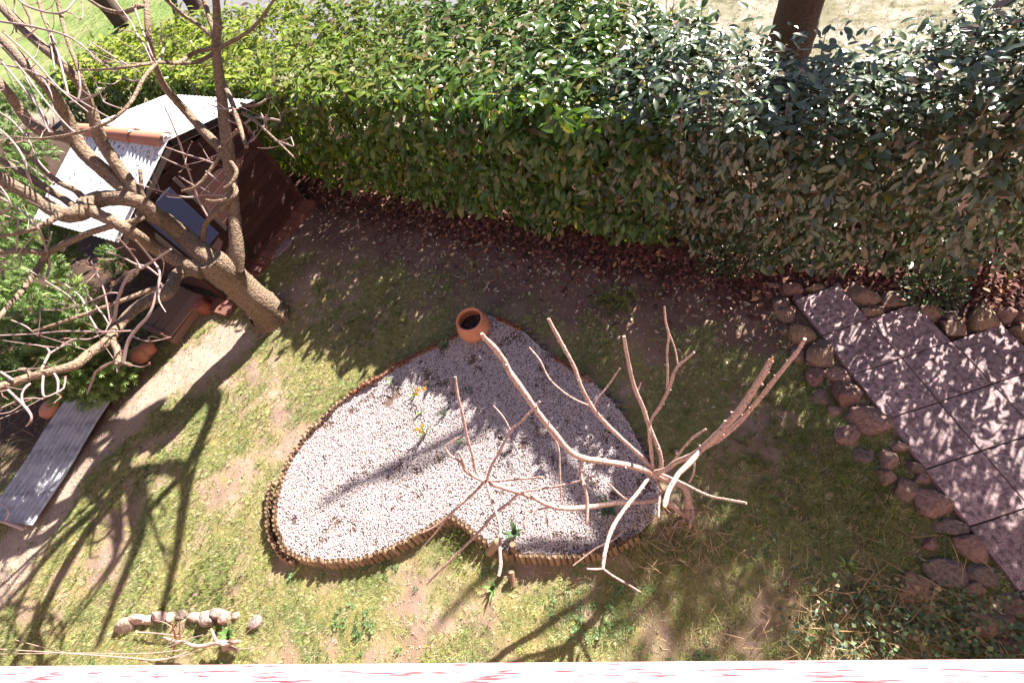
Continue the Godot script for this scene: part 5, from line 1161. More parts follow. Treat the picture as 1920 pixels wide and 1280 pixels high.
func make_fig() -> void:
	var fig := thing("fig_tree", "young leafless fig tree with smooth pinkish pruned branches over the gravel", "tree", Vector3(0.465, 0, -0.73))
	limb(fig, "trunk", [[Vector3(0.467, -0.06, -0.714), 0.0468], [Vector3(0.461, 0.02, -0.738), 0.0393], [Vector3(0.461, 0.12, -0.795), 0.0304], [Vector3(0.458, 0.22, -0.838), 0.0250], [Vector3(0.427, 0.33, -0.875), 0.0246], [Vector3(0.36, 0.45, -0.883), 0.0241], [Vector3(0.282, 0.57, -0.88), 0.0220], [Vector3(0.221, 0.67, -0.887), 0.0278], [Vector3(0.19, 0.72, -0.893), 0.0260]])
	limb(fig, "branch", [[Vector3(0.457, 0, -0.73), 0.0309], [Vector3(0.399, 0.07, -0.751), 0.0239], [Vector3(0.325, 0.18, -0.799), 0.0220], [Vector3(0.263, 0.27, -0.81), 0.0200], [Vector3(0.129, 0.38, -0.78), 0.0180], [Vector3(-0.056, 0.47, -0.762), 0.0178], [Vector3(-0.233, 0.55, -0.731), 0.0176], [Vector3(-0.373, 0.62, -0.715), 0.0174], [Vector3(-0.484, 0.7, -0.723), 0.0172], [Vector3(-0.589, 0.77, -0.767), 0.0156], [Vector3(-0.674, 0.83, -0.794), 0.0156], [Vector3(-0.777, 0.9, -0.819), 0.0139], [Vector3(-0.869, 0.96, -0.846), 0.0138], [Vector3(-0.962, 1.05, -0.888), 0.0107], [Vector3(-0.992, 1.12, -0.94), 0.0091], [Vector3(-1.048, 1.17, -0.975), 0.0075], [Vector3(-1.065, 1.22, -1.012), 0.0075]])
	limb(fig, "branch", [[Vector3(-0.97, 1.06, -0.896), 0.0091], [Vector3(-0.974, 1.12, -0.945), 0.0106], [Vector3(-0.988, 1.18, -0.99), 0.0105]])
	limb(fig, "branch", [[Vector3(-0.876, 0.96, -0.85), 0.0092], [Vector3(-0.92, 1, -0.902), 0.0093], [Vector3(-0.921, 1.1, -0.996), 0.0092], [Vector3(-0.929, 1.2, -1.087), 0.0091], [Vector3(-0.922, 1.32, -1.185), 0.0090], [Vector3(-0.924, 1.42, -1.269), 0.0089], [Vector3(-0.914, 1.5, -1.354), 0.0074]])
	limb(fig, "branch", [[Vector3(-0.936, 1.2, -1.084), 0.0061], [Vector3(-0.999, 1.2, -1.069), 0.0053], [Vector3(-1.077, 1.18, -1.034), 0.0046]])
	limb(fig, "branch", [[Vector3(-0.856, 0.97, -0.853), 0.0092], [Vector3(-0.817, 1.02, -0.919), 0.0092], [Vector3(-0.743, 1.1, -0.98), 0.0091], [Vector3(-0.638, 1.2, -1.083), 0.0090], [Vector3(-0.527, 1.28, -1.129), 0.0088], [Vector3(-0.42, 1.36, -1.192), 0.0072]])
	limb(fig, "twig", [[Vector3(-0.638, 1.2, -1.083), 0.0052], [Vector3(-0.673, 1.25, -1.16), 0.0053], [Vector3(-0.726, 1.3, -1.225), 0.0045]])
	limb(fig, "branch", [[Vector3(-0.862, 0.96, -0.849), 0.0092], [Vector3(-0.741, 0.97, -0.844), 0.0091], [Vector3(-0.594, 1, -0.835), 0.0075], [Vector3(-0.476, 1.03, -0.828), 0.0059]])
	limb(fig, "branch", [[Vector3(-0.884, 0.96, -0.843), 0.0092], [Vector3(-0.929, 0.94, -0.803), 0.0092], [Vector3(-1.102, 0.87, -0.701), 0.0093], [Vector3(-1.257, 0.8, -0.621), 0.0078], [Vector3(-1.389, 0.75, -0.588), 0.0055]])
	limb(fig, "twig", [[Vector3(-1.177, 0.83, -0.665), 0.0062], [Vector3(-1.248, 0.77, -0.605), 0.0062], [Vector3(-1.348, 0.7, -0.543), 0.0047], [Vector3(-1.429, 0.65, -0.482), 0.0039]])
	limb(fig, "branch", [[Vector3(-0.678, 0.83, -0.787), 0.0109], [Vector3(-0.745, 0.81, -0.738), 0.0109], [Vector3(-0.844, 0.78, -0.689), 0.0109], [Vector3(-0.957, 0.74, -0.591), 0.0108], [Vector3(-1.093, 0.68, -0.499), 0.0093], [Vector3(-1.223, 0.62, -0.413), 0.0093], [Vector3(-1.395, 0.55, -0.294), 0.0077]])
	limb(fig, "branch", [[Vector3(-0.862, 0.96, -0.842), 0.0108], [Vector3(-0.827, 0.94, -0.722), 0.0105], [Vector3(-0.783, 0.92, -0.573), 0.0102], [Vector3(-0.783, 0.92, -0.437), 0.0113], [Vector3(-0.777, 0.92, -0.353), 0.0124], [Vector3(-0.79, 0.92, -0.29), 0.0109]])
	limb(fig, "branch", [[Vector3(-0.685, 0.83, -0.795), 0.0078], [Vector3(-0.488, 0.87, -0.799), 0.0076], [Vector3(-0.318, 0.92, -0.804), 0.0074], [Vector3(-0.153, 0.97, -0.828), 0.0058]])
	limb(fig, "twig", [[Vector3(-0.485, 0.7, -0.716), 0.0063], [Vector3(-0.584, 0.72, -0.695), 0.0062], [Vector3(-0.653, 0.74, -0.668), 0.0054], [Vector3(-0.666, 0.74, -0.601), 0.0046], [Vector3(-0.644, 0.72, -0.537), 0.0038]])
	limb(fig, "twig", [[Vector3(-0.504, 0.7, -0.7), 0.0062], [Vector3(-0.519, 0.68, -0.62), 0.0062], [Vector3(-0.502, 0.66, -0.539), 0.0061], [Vector3(-0.504, 0.64, -0.493), 0.0045]])
	limb(fig, "branch", [[Vector3(0.19, 0.72, -0.893), 0.0199], [Vector3(0.06, 0.85, -0.906), 0.0195], [Vector3(-0.069, 0.97, -0.905), 0.0191], [Vector3(-0.206, 1.1, -0.902), 0.0187], [Vector3(-0.285, 1.18, -0.93), 0.0185], [Vector3(-0.344, 1.28, -0.998), 0.0183], [Vector3(-0.412, 1.4, -1.079), 0.0181], [Vector3(-0.467, 1.52, -1.155), 0.0179], [Vector3(-0.505, 1.6, -1.21), 0.0190], [Vector3(-0.537, 1.66, -1.256), 0.0176], [Vector3(-0.552, 1.72, -1.295), 0.0174], [Vector3(-0.587, 1.82, -1.336), 0.0157], [Vector3(-0.616, 1.88, -1.356), 0.0129], [Vector3(-0.626, 1.92, -1.367), 0.0090]])
	limb(fig, "branch", [[Vector3(-0.213, 1.1, -0.902), 0.0115], [Vector3(-0.241, 1.05, -0.824), 0.0115], [Vector3(-0.222, 1, -0.738), 0.0114], [Vector3(-0.223, 0.96, -0.661), 0.0113], [Vector3(-0.239, 0.92, -0.573), 0.0112]])
	limb(fig, "twig", [[Vector3(-0.414, 0.7, -0.746), 0.0063], [Vector3(-0.398, 0.8, -0.879), 0.0063], [Vector3(-0.38, 0.92, -1.047), 0.0063], [Vector3(-0.423, 1, -1.127), 0.0055], [Vector3(-0.468, 1.05, -1.198), 0.0047]])
	limb(fig, "branch", [[Vector3(0.214, 0.69, -0.885), 0.0138], [Vector3(0.157, 0.78, -0.964), 0.0138], [Vector3(0.022, 0.92, -1.082), 0.0138], [Vector3(-0.054, 1.02, -1.144), 0.0137], [Vector3(-0.112, 1.12, -1.201), 0.0136], [Vector3(-0.146, 1.2, -1.255), 0.0135], [Vector3(-0.17, 1.28, -1.306), 0.0118], [Vector3(-0.197, 1.38, -1.4), 0.0117], [Vector3(-0.246, 1.5, -1.491), 0.0116], [Vector3(-0.276, 1.58, -1.546), 0.0115], [Vector3(-0.299, 1.64, -1.591), 0.0100]])
	limb(fig, "twig", [[Vector3(-0.122, 1.13, -1.22), 0.0060], [Vector3(-0.202, 1.15, -1.258), 0.0061], [Vector3(-0.28, 1.18, -1.31), 0.0061], [Vector3(-0.37, 1.23, -1.401), 0.0062], [Vector3(-0.416, 1.3, -1.508), 0.0062], [Vector3(-0.474, 1.35, -1.584), 0.0062]])
	limb(fig, "twig", [[Vector3(-0.114, 1.12, -1.213), 0.0060], [Vector3(-0.083, 1.15, -1.259), 0.0060], [Vector3(-0.007, 1.2, -1.316), 0.0060], [Vector3(0.082, 1.28, -1.391), 0.0044]])
	limb(fig, "branch", [[Vector3(0.265, 0.7, -0.907), 0.0153], [Vector3(0.269, 0.79, -0.987), 0.0137], [Vector3(0.218, 0.95, -1.124), 0.0136], [Vector3(0.189, 1.07, -1.221), 0.0134], [Vector3(0.159, 1.16, -1.284), 0.0133], [Vector3(0.142, 1.26, -1.356), 0.0117], [Vector3(0.129, 1.4, -1.451), 0.0115], [Vector3(0.126, 1.48, -1.498), 0.0099]])
	limb(fig, "twig", [[Vector3(0.167, 1.14, -1.27), 0.0052], [Vector3(0.181, 1.16, -1.296), 0.0052], [Vector3(0.198, 1.18, -1.325), 0.0044]])
	limb(fig, "branch", [[Vector3(0.21, 0.69, -0.886), 0.0123], [Vector3(0.212, 0.76, -0.947), 0.0122], [Vector3(0.215, 0.83, -1.015), 0.0122], [Vector3(0.214, 0.91, -1.077), 0.0121], [Vector3(0.217, 0.97, -1.124), 0.0105]])
	limb(fig, "branch", [[Vector3(0.217, 0.96, -1.12), 0.0105], [Vector3(0.249, 1.02, -1.159), 0.0104], [Vector3(0.295, 1.08, -1.194), 0.0117], [Vector3(0.361, 1.2, -1.266), 0.0114], [Vector3(0.387, 1.27, -1.312), 0.0098], [Vector3(0.417, 1.33, -1.338), 0.0097], [Vector3(0.455, 1.37, -1.347), 0.0082], [Vector3(0.503, 1.43, -1.361), 0.0067]])
	limb(fig, "branch", [[Vector3(0.346, 1.18, -1.266), 0.0072], [Vector3(0.358, 1.3, -1.344), 0.0070], [Vector3(0.363, 1.4, -1.416), 0.0069], [Vector3(0.378, 1.48, -1.466), 0.0068], [Vector3(0.365, 1.56, -1.517), 0.0067], [Vector3(0.368, 1.62, -1.576), 0.0053]])
	limb(fig, "twig", [[Vector3(0.415, 1.33, -1.346), 0.0049], [Vector3(0.411, 1.38, -1.421), 0.0049], [Vector3(0.385, 1.46, -1.488), 0.0048]])
	limb(fig, "branch", [[Vector3(0.293, 0.75, -0.884), 0.0105], [Vector3(0.326, 0.8, -0.912), 0.0104], [Vector3(0.382, 0.88, -0.955), 0.0087], [Vector3(0.422, 0.94, -0.984), 0.0086], [Vector3(0.458, 1, -1.001), 0.0085], [Vector3(0.532, 1.08, -1.022), 0.0069]])
	limb(fig, "branch", [[Vector3(0.201, 0.7, -0.891), 0.0169], [Vector3(0.279, 0.8, -0.874), 0.0163], [Vector3(0.349, 0.9, -0.891), 0.0158], [Vector3(0.43, 1, -0.893), 0.0166], [Vector3(0.476, 1.08, -0.899), 0.0189], [Vector3(0.544, 1.2, -0.926), 0.0194], [Vector3(0.599, 1.32, -0.951), 0.0187], [Vector3(0.659, 1.46, -0.984), 0.0178], [Vector3(0.698, 1.58, -1.016), 0.0172], [Vector3(0.724, 1.7, -1.035), 0.0164], [Vector3(0.738, 1.77, -1.05), 0.0150], [Vector3(0.747, 1.83, -1.059), 0.0115]])
	limb(fig, "branch", [[Vector3(0.482, 1.08, -0.902), 0.0135], [Vector3(0.521, 1.12, -0.908), 0.0133], [Vector3(0.6, 1.22, -0.929), 0.0128], [Vector3(0.662, 1.34, -0.952), 0.0123], [Vector3(0.717, 1.46, -0.986), 0.0118], [Vector3(0.759, 1.6, -1.008), 0.0112], [Vector3(0.801, 1.82, -1.024), 0.0093], [Vector3(0.822, 1.94, -1.03), 0.0088], [Vector3(0.835, 2.03, -1.043), 0.0075]])
	limb(fig, "branch", [[Vector3(0.473, 1.09, -0.89), 0.0147], [Vector3(0.438, 1.1, -0.858), 0.0160], [Vector3(0.38, 1.14, -0.801), 0.0157], [Vector3(0.316, 1.18, -0.744), 0.0141], [Vector3(0.268, 1.22, -0.681), 0.0138], [Vector3(0.231, 1.26, -0.623), 0.0135], [Vector3(0.204, 1.3, -0.558), 0.0143]])
	limb(fig, "branch", [[Vector3(0.254, 0.69, -0.882), 0.0107], [Vector3(0.32, 0.72, -0.838), 0.0090], [Vector3(0.385, 0.75, -0.791), 0.0087], [Vector3(0.494, 0.83, -0.695), 0.0083], [Vector3(0.578, 0.9, -0.649), 0.0079], [Vector3(0.671, 0.98, -0.604), 0.0076]])
	limb(fig, "branch", [[Vector3(0.193, 0.68, -0.883), 0.0123], [Vector3(0.111, 0.76, -0.775), 0.0119], [Vector3(0.028, 0.84, -0.677), 0.0115], [Vector3(-0.047, 0.9, -0.584), 0.0125], [Vector3(-0.103, 0.96, -0.493), 0.0121], [Vector3(-0.135, 1, -0.41), 0.0118], [Vector3(-0.155, 1.02, -0.347), 0.0115], [Vector3(-0.164, 1.03, -0.295), 0.0088]])
	limb(fig, "twig", [[Vector3(-0.164, 1.03, -0.295), 0.0063], [Vector3(-0.209, 1.05, -0.292), 0.0063], [Vector3(-0.251, 1.07, -0.295), 0.0050]])
	limb(fig, "twig", [[Vector3(-0.164, 1.03, -0.295), 0.0063], [Vector3(-0.113, 1.04, -0.255), 0.0062], [Vector3(-0.046, 1.05, -0.215), 0.0048], [Vector3(0.023, 1.06, -0.172), 0.0035]])
	limb(fig, "twig", [[Vector3(0.22, 0.66, -0.875), 0.0077], [Vector3(0.237, 0.66, -0.814), 0.0076], [Vector3(0.256, 0.66, -0.768), 0.0060]])
	limb(fig, "twig", [[Vector3(0.248, 0.5, -0.81), 0.0079], [Vector3(0.226, 0.52, -0.725), 0.0077], [Vector3(0.207, 0.54, -0.637), 0.0061]])
	limb(fig, "twig", [[Vector3(0.49, 0.1, -0.797), 0.0119], [Vector3(0.47, 0.12, -0.729), 0.0117], [Vector3(0.441, 0.14, -0.646), 0.0115]])
	limb(fig, "twig", [[Vector3(0.422, 0.03, -0.7), 0.0085], [Vector3(0.37, 0.08, -0.686), 0.0084], [Vector3(0.322, 0.1, -0.637), 0.0050]])
	limb(fig, "twig", [[Vector3(0.5, 0.6, -0.97), 0.0078], [Vector3(0.478, 0.55, -0.895), 0.0078], [Vector3(0.447, 0.5, -0.857), 0.0078]])
	limb(fig, "twig", [[Vector3(0.034, 0.35, -0.793), 0.0083], [Vector3(-0.033, 0.4, -0.842), 0.0083], [Vector3(-0.097, 0.5, -0.898), 0.0066]])
	limb(fig, "twig", [[Vector3(-0.022, 0.12, -0.653), 0.0069], [Vector3(-0.117, 0.16, -0.57), 0.0067], [Vector3(-0.248, 0.14, -0.521), 0.0068], [Vector3(-0.431, 0.1, -0.417), 0.0051]])

func pot(called: String, label: String, at: Vector3, prof: Array, m: Material, t: Basis, soil_y: float, soil_r: float) -> Node3D:
	var o := thing(called, label, "pot", at)
	var b := MB.new()
	b.lathe(prof, 40, Transform3D(t, Vector3.ZERO), 0.004)
	put("body", b.mesh(), m, o)
	if soil_r > 0.0:
		b = MB.new()
		b.rock(Vector3(soil_r, 0.02, soil_r), wob, at, 0.05, 8)
		var s := put("soil", b.mesh(), M.soil, o)
		s.position = t * Vector3.UP * soil_y
		var ts := []; var cs := []
		for i in 150:
			var a := rr(0, TAU); var r := sqrt(rng.randf()) * soil_r * 0.95
			ts.append(facing(Vector3(rr(-1, 1), 0.1, rr(-1, 1)), Vector3(rr(-0.3, 0.3), 1, 0), rr(0.008, 0.02), Vector3(cos(a) * r, soil_y + 0.024, sin(a) * r)))
			cs.append(tint(Color(0.12, 0.07, 0.05) if rng.randf() < 0.75 else Color(0.35, 0.28, 0.22), 0.3))
		many("debris", leaf_mesh(0.4, 0.2, 0.1, 3), M.litter, ts, cs, o)
	return o

func make_pots() -> void:
	pot("terracotta_pot", "wide orange terracotta pot with rolled rim at the tip of the gravel heart", Vector3(-1.235, 0.05, -2.62), [Vector2(0.0, 0.0), Vector2(0.1, 0.0), Vector2(0.112, 0.008), Vector2(0.145, 0.05), Vector2(0.167, 0.1), Vector2(0.17, 0.135), Vector2(0.158, 0.18), Vector2(0.136, 0.212), Vector2(0.126, 0.222), Vector2(0.126, 0.23), Vector2(0.138, 0.236), Vector2(0.142, 0.248), Vector2(0.137, 0.26), Vector2(0.124, 0.265), Vector2(0.114, 0.258), Vector2(0.112, 0.235), Vector2(0.12, 0.21), Vector2(0.146, 0.17), Vector2(0.155, 0.13), Vector2(0.14, 0.08)], M.terracotta, Basis(Vector3(1, 0, 0.3).normalized(), 0.04), 0.1, 0.146)
	var small := [Vector2(0.0, 0.0), Vector2(0.06, 0.0), Vector2(0.085, 0.05), Vector2(0.095, 0.1), Vector2(0.085, 0.15), Vector2(0.06, 0.18), Vector2(0.055, 0.2), Vector2(0.062, 0.21), Vector2(0.055, 0.212), Vector2(0.045, 0.19), Vector2(0.05, 0.15)]
	var o := pot("jug", "small orange clay jug with a curved pale handle lying by the board cover", Vector3(-5.339, 0.06, -3.068), small, M.terracotta, Basis(Vector3(0.6, 0, 0.8), 1.35), 0, 0)
	var b := MB.new()
	var loop := []
	for k in 9:
		var a := PI * 1.35 * k / 8.0 - 0.4
		loop.append([Vector3(0.02 - cos(a) * 0.05, 0.07 + sin(a) * 0.055, -0.04 - 0.03 * k / 8.0), 0.009])
	b.tube(loop, 7)
	put("handle", b.mesh(), M.pale_wood, o)
	pot("clay_pot", "round orange clay pot on the dark soil below the small jug", Vector3(-5.474, 0, -2.971), [Vector2(0.0, 0.0), Vector2(0.07, 0.0), Vector2(0.105, 0.05), Vector2(0.115, 0.1), Vector2(0.1, 0.15), Vector2(0.06, 0.185), Vector2(0.0, 0.2)], M.terracotta, Basis(Vector3(1, 0, 0), 0.3), 0, 0)
	pot("red_pot", "upturned oval red pot between the board cover and the cherry trunk", Vector3(-4.809, 0, -3.557), [Vector2(0.095, 0.0), Vector2(0.1, 0.02), Vector2(0.09, 0.1), Vector2(0.08, 0.16), Vector2(0.07, 0.175), Vector2(0.0, 0.178)], M.red_pot, Basis(Vector3(1, 0, 0), 0.15), 0, 0)
	pot("planted_pot", "pinkish round pot half hidden in the bright green shrub", Vector3(-6.231, 0.3, -3.294), [Vector2(0.0, 0.0), Vector2(0.1, 0.0), Vector2(0.14, 0.1), Vector2(0.15, 0.16), Vector2(0.155, 0.18), Vector2(0.145, 0.185), Vector2(0.135, 0.17)], M.red_pot, Basis(), 0.14, 0.13)
	pot("brown_pot", "low orange brown pot in shadow above the corrugated sheet", Vector3(-6.508, 0, -2.368), [Vector2(0.0, 0.0), Vector2(0.09, 0.0), Vector2(0.125, 0.05), Vector2(0.12, 0.1), Vector2(0.09, 0.13), Vector2(0.0, 0.14)], M.terracotta, Basis(), 0, 0)
	# board cover beside the shed
	o = thing("board_cover", "low weathered cover of three broad boards lying beside the cherry trunk", "boards", Vector3(-5.285, 0.1, -3.531))
	var p0 := Vector3(-5.273, 0.12, -3.92) - o.position; var p1 := Vector3(-4.836, 0.12, -3.685) - o.position; var p2 := Vector3(-5.078, 0.12, -3.084) - o.position; var p3 := Vector3(-5.646, 0.12, -3.376) - o.position
	for k in 3:
		var t := (k + 0.5) / 3.0
		board(o, "plank", p0.lerp(p1, t), p3.lerp(p2, t), p0.distance_to(p1) / 3.0 * 1.12 - 0.006, 0.025, Vector3.UP, M.old_board[k])
	board(o, "batten", p3.lerp(p0, 0.03) + Vector3.UP * 0.024, p2.lerp(p1, 0.03) + Vector3.UP * 0.024, 0.05, 0.02, Vector3.UP, M.old_board[1])
	board(o, "side_board", p3 + Vector3(0, -0.065, 0), p2 + Vector3(0, -0.065, 0), 0.1, 0.022, (p3 - p0).normalized(), M.old_board[0])
	board(o, "side_board", p1 + Vector3(0, -0.065, 0), p2 + Vector3(0, -0.065, 0), 0.1, 0.022, (p1 - p0).normalized(), M.old_board[0])

func make_left_corner() -> void:
	# corrugated sheet on the ground
	var a := Vector3(-6.335, 0.05, -2.479); var c := Vector3(-5.664, 0.05, -2.373); var e := Vector3(-5.942, 0.05, -1.019)
	var along := e - c; var across := a - c
	var b := MB.new()
	var steps := 120
	var nn := along.normalized().cross(across.normalized())
	if nn.y < 0: nn = -nn
	for i in steps + 1:
		var t := float(i) / steps * 1.0
		var ph := t * 10.0 * TAU
		for q in 7:
			var p := c + across * t + along * (q / 6.0) + nn * sin(ph) * 0.017
			b.vert(p + Vector3.UP * (0.03 * t + 0.01 * sin(q * 1.3)), (nn - across.normalized() * cos(ph) * 0.017 * TAU * 10.0 / across.length()).normalized())
	for i in steps:
		for q in 6: b.quad(i * 7 + q, i * 7 + q + 1, i * 7 + q + 8, i * 7 + q + 7)
	tag(put("corrugated_sheet", b.mesh(), M.sheet), "grey blue corrugated roofing sheet lying on the soil at the left edge", "roofing sheet")
	b = MB.new()
	b.tube([[Vector3(-6.503, 0.1, -1.095), 0.014], [Vector3(-6.256, 0.13, -1.06), 0.016], [Vector3(-6.105, 0.12, -1.021), 0.02], [Vector3(-6.025, 0.06, -0.986), 0.018]], 8, wob, 0.25)
	b.tube([[Vector3(-6.234, 0.13, -1.058), 0.009], [Vector3(-6.122, 0.2, -1.122), 0.008], [Vector3(-6.168, 0.24, -1.19), 0.006], [Vector3(-6.279, 0.24, -1.219), 0.005]], 7, wob, 0.2)
	tag(put("driftwood", b.mesh(), M.pale_wood), "pale crooked dead branch lying across the end of the corrugated sheet", "branch")
	# evergreen shrub
	var o := thing("evergreen_shrub", "bright green needle leaved shrub filling the left edge below the cherry branches", "shrub", Vector3(-7.541, 0, -3.85))
	var sp := [sprig_mesh(30, 5), sprig_mesh(26, 6)]
	var ts := [[], []]; var cs := [[], []]
	var tones := []
	for q in [Color(0.15, 0.23, 0.06), Color(0.19, 0.27, 0.06), Color(0.1, 0.17, 0.055)]:
		var m: StandardMaterial3D = M.conifer.duplicate()
		m.albedo_color = q.linear_to_srgb(); m.vertex_color_use_as_albedo = false
		tones.append(m)
	var n := 0
	for q in [[Vector3(-6.256, 1.23, -3.742), 1], [Vector3(-5.959, 1.13, -3.724), 1], [Vector3(-6.178, 1.18, -3.238), 1], [Vector3(-5.683, 1.23, -3.249), 1], [Vector3(-5.453, 1.08, -3.071), 1], [Vector3(-5.293, 0.98, -2.941), 1], [Vector3(-5.579, 1.18, -2.758), 1], [Vector3(-5.261, 1.08, -2.63), 1], [Vector3(-5.711, 1.1, -2.482), 1], [Vector3(-5.303, 1.08, -2.374), 1], [Vector3(-5.642, 0.69, -2.657), 1], [Vector3(-5.545, 0.64, -2.786), 1], [Vector3(-5.495, 0.49, -2.525), 1], [Vector3(-5.466, 0.98, -2.213), 1], [Vector3(-5.635, 0.54, -2.408), 1], [Vector3(-5.64, 1.08, -2.186), 1], [Vector3(-5.622, 0.3, -2.456), 0], [Vector3(-5.871, 1.28, -2.742), 1], [Vector3(-6.481, 1.28, -4.377), 1], [Vector3(-6.436, 1.38, -4.094), 1], [Vector3(-6.049, 1.18, -4.109), 1], [Vector3(-6.978, 1.43, -5.004), 1], [Vector3(-7.712, 1.48, -6.031), 1], [Vector3(-6.992, 1.38, -5.482), 1], [Vector3(-6.513, 1.33, -4.793), 1], [Vector3(-6.394, 0.25, -4.568), 0], [Vector3(-5.581, 0.25, -2.624), 0], [Vector3(-7.674, 1.48, -6.895), 1], [Vector3(-8.299, 1.48, -6.996), 1]]:
		for i in 95:
			var d := any_dir()
			var at: Vector3 = q[0] + d * Vector3(0.24, 0.16, 0.24) * pow(rng.randf(), 0.45)
			var t := facing(d * Vector3(1, 0.6, 1) + Vector3(0.1, 0.15, 0.1), any_dir() + Vector3.UP * 0.5, rr(0.065, 0.12), at - o.position)
			n += 1
			if n % 12 == 0 and q[1] == 1:
				var l := put("shoot", sp[n % 2], tones[n % 3], o)
				l.transform = t
			else:
				ts[i % 2].append(t); cs[i % 2].append(tint(Color(0.13, 0.2, 0.055), 0.35))
	many("needles", sp[0], M.conifer, ts[0], cs[0], o)
	many("inner_needles", sp[1], M.conifer, ts[1], cs[1], o)
	for q in [Vector3(-6.706, 0.7, -3.57), Vector3(-6.215, 0.55, -2.975), Vector3(-7.295, 0.8, -4.292), Vector3(-6.078, 0.3, -2.735), Vector3(-6.713, 0.6, -2.877)]:
		b = MB.new()
		b.tube([[Vector3.ZERO, 0.02], [(q - o.position) * 0.5 + Vector3.UP * 0.05, 0.014], [q - o.position, 0.006]], 6)
		put("stem", b.mesh(), M.stem, o)
	# strap leaved plant at the frame edge
	o = thing("strap_leaved_plant", "dark clump of long narrow olive leaves at the left frame edge", "plant", Vector3(-7.006, 0, -1.823))
	for q in [[Vector3(-6.408, 0.4, -2.005), Vector3(-6.176, 0.2, -1.822)], [Vector3(-6.014, 0.45, -1.628), Vector3(-6.104, 0.25, -1.846)], [Vector3(-6.077, 0.4, -1.565), Vector3(-6.39, 0.1, -1.831)], [Vector3(-6.545, 0.5, -1.982), Vector3(-6.763, 0.3, -2.208)], [Vector3(-6.399, 0.4, -1.883), Vector3(-6.555, 0.2, -2.095)], [Vector3(-6.332, 0.5, -1.783), Vector3(-6.17, 0.3, -1.884)], [Vector3(-6.292, 0.4, -1.418), Vector3(-6.331, 0.2, -1.473)], [Vector3(-6.662, 0.4, -2.157), Vector3(-6.823, 0.3, -2.414)]]:
		b = MB.new()
		var p0 := Vector3.ZERO; var p1: Vector3 = q[0] - o.position; var p2: Vector3 = q[1] - o.position
		var last := -1
		for k in 8:
			var t := k / 7.0
			var p := p0.lerp(p1, t).lerp(p1.lerp(p2, t), t)
			var w := Vector3(0.3, 0, 1).normalized() * 0.009 * (1.0 - t * 0.9)
			var f := b.vert(p - w, Vector3.UP); b.vert(p + w, Vector3.UP)
			if last >= 0: b.quad(last, last + 1, f + 1, f)
			last = f
		var lm: StandardMaterial3D = M.weed.duplicate()
		lm.albedo_color = srgb(0.14, 0.13, 0.05); lm.vertex_color_use_as_albedo = false
		put("blade", b.mesh(), lm, o)
	# dead twigs on the dark soil
	var tz := []; var tc := []
	for i in 500:
		var p: Vector3 = Vector3(-6.711, 0, -4.746).lerp(Vector3(-6.77, 0, -2.192), rng.randf()) + Vector3(rr(-0.5, 0.5), 0, rr(-0.4, 0.4))
		tz.append(facing(Vector3(rr(-1, 1), rr(0, 0.3), rr(-1, 1)), Vector3.UP, rr(0.08, 0.25), p + Vector3.UP * 0.03))
		tc.append(tint(Color(0.5, 0.35, 0.25), 0.4))
	many("dead_twigs", leaf_mesh(0.03, 0.1, 0.1, 2), M.straw, tz, tc)
	tag(get_child(-1), "thin dead twigs strewn over dark soil beside the shed", "twigs", "", "stuff")

func flower(o: Node3D, at: Vector3, face: Vector3) -> void:
	var b := MB.new()
	for k in 6:
		var a := TAU * k / 6.0
		var t := Transform3D(Basis(Vector3.UP, a), Vector3.ZERO)
		var f := b.v.size()
		for p in [Vector3(0, 0, 0.004), Vector3(-0.011, 0.003, 0.016), Vector3(0, 0.004, 0.033), Vector3(0.011, 0.003, 0.016)]: b.vert(t * p, Vector3.UP)
		b.quad(f, f + 1, f + 2, f + 3)
	b.lathe([Vector2(0.005, 0.0), Vector2(0.008, 0.012), Vector2(0.012, 0.022)], 10)
	var q := put("flower_head", b.mesh(), M.petal, o)
	q.transform = facing(face.cross(Vector3.RIGHT), face, 0.8, at - o.position)

func clump(called: String, label: String, at: Vector3, blades: int, tall: float, wide: float, c: Color, flowers: Array) -> void:
	var o := thing(called, label, "flowers" if flowers.size() else "plant", at)
	var m: StandardMaterial3D = M.weed.duplicate()
	m.albedo_color = c.linear_to_srgb(); m.vertex_color_use_as_albedo = false
	for i in blades:
		var b := MB.new()
		var a := rr(0, TAU); var d := Vector3(cos(a), 0, sin(a)); var l := tall * rr(0.6, 1.0)
		var lean := rr(0.25, 0.9)
		var last := -1
		for k in 6:
			var t := k / 5.0
			var p := d * (0.012 + l * lean * t * t) + Vector3.UP * l * (t - 0.35 * lean * t * t)
			var w := Vector3(-d.z, 0, d.x) * wide * (sin(PI * pow(t, 0.6)) + 0.12) * 0.5
			var f := b.vert(p - w, (Vector3.UP - d * 0.4).normalized()); b.vert(p + w, (Vector3.UP - d * 0.4).normalized())
			if last >= 0: b.quad(last, last + 1, f + 1, f)
			last = f
		put("leaf_blade", b.mesh(), m, o)
	for fl in flowers:
		var b := MB.new()
		var e: Vector3 = fl - at
		b.tube([[Vector3.ZERO, 0.003], [Vector3(e.x * 0.3, e.y * 0.6, e.z * 0.3), 0.003], [e, 0.0025]], 5)
		put("stalk", b.mesh(), m, o)
		flower(o, fl, (Vector3(rr(-0.3, 0.3), 0.6, 0.7)).normalized())

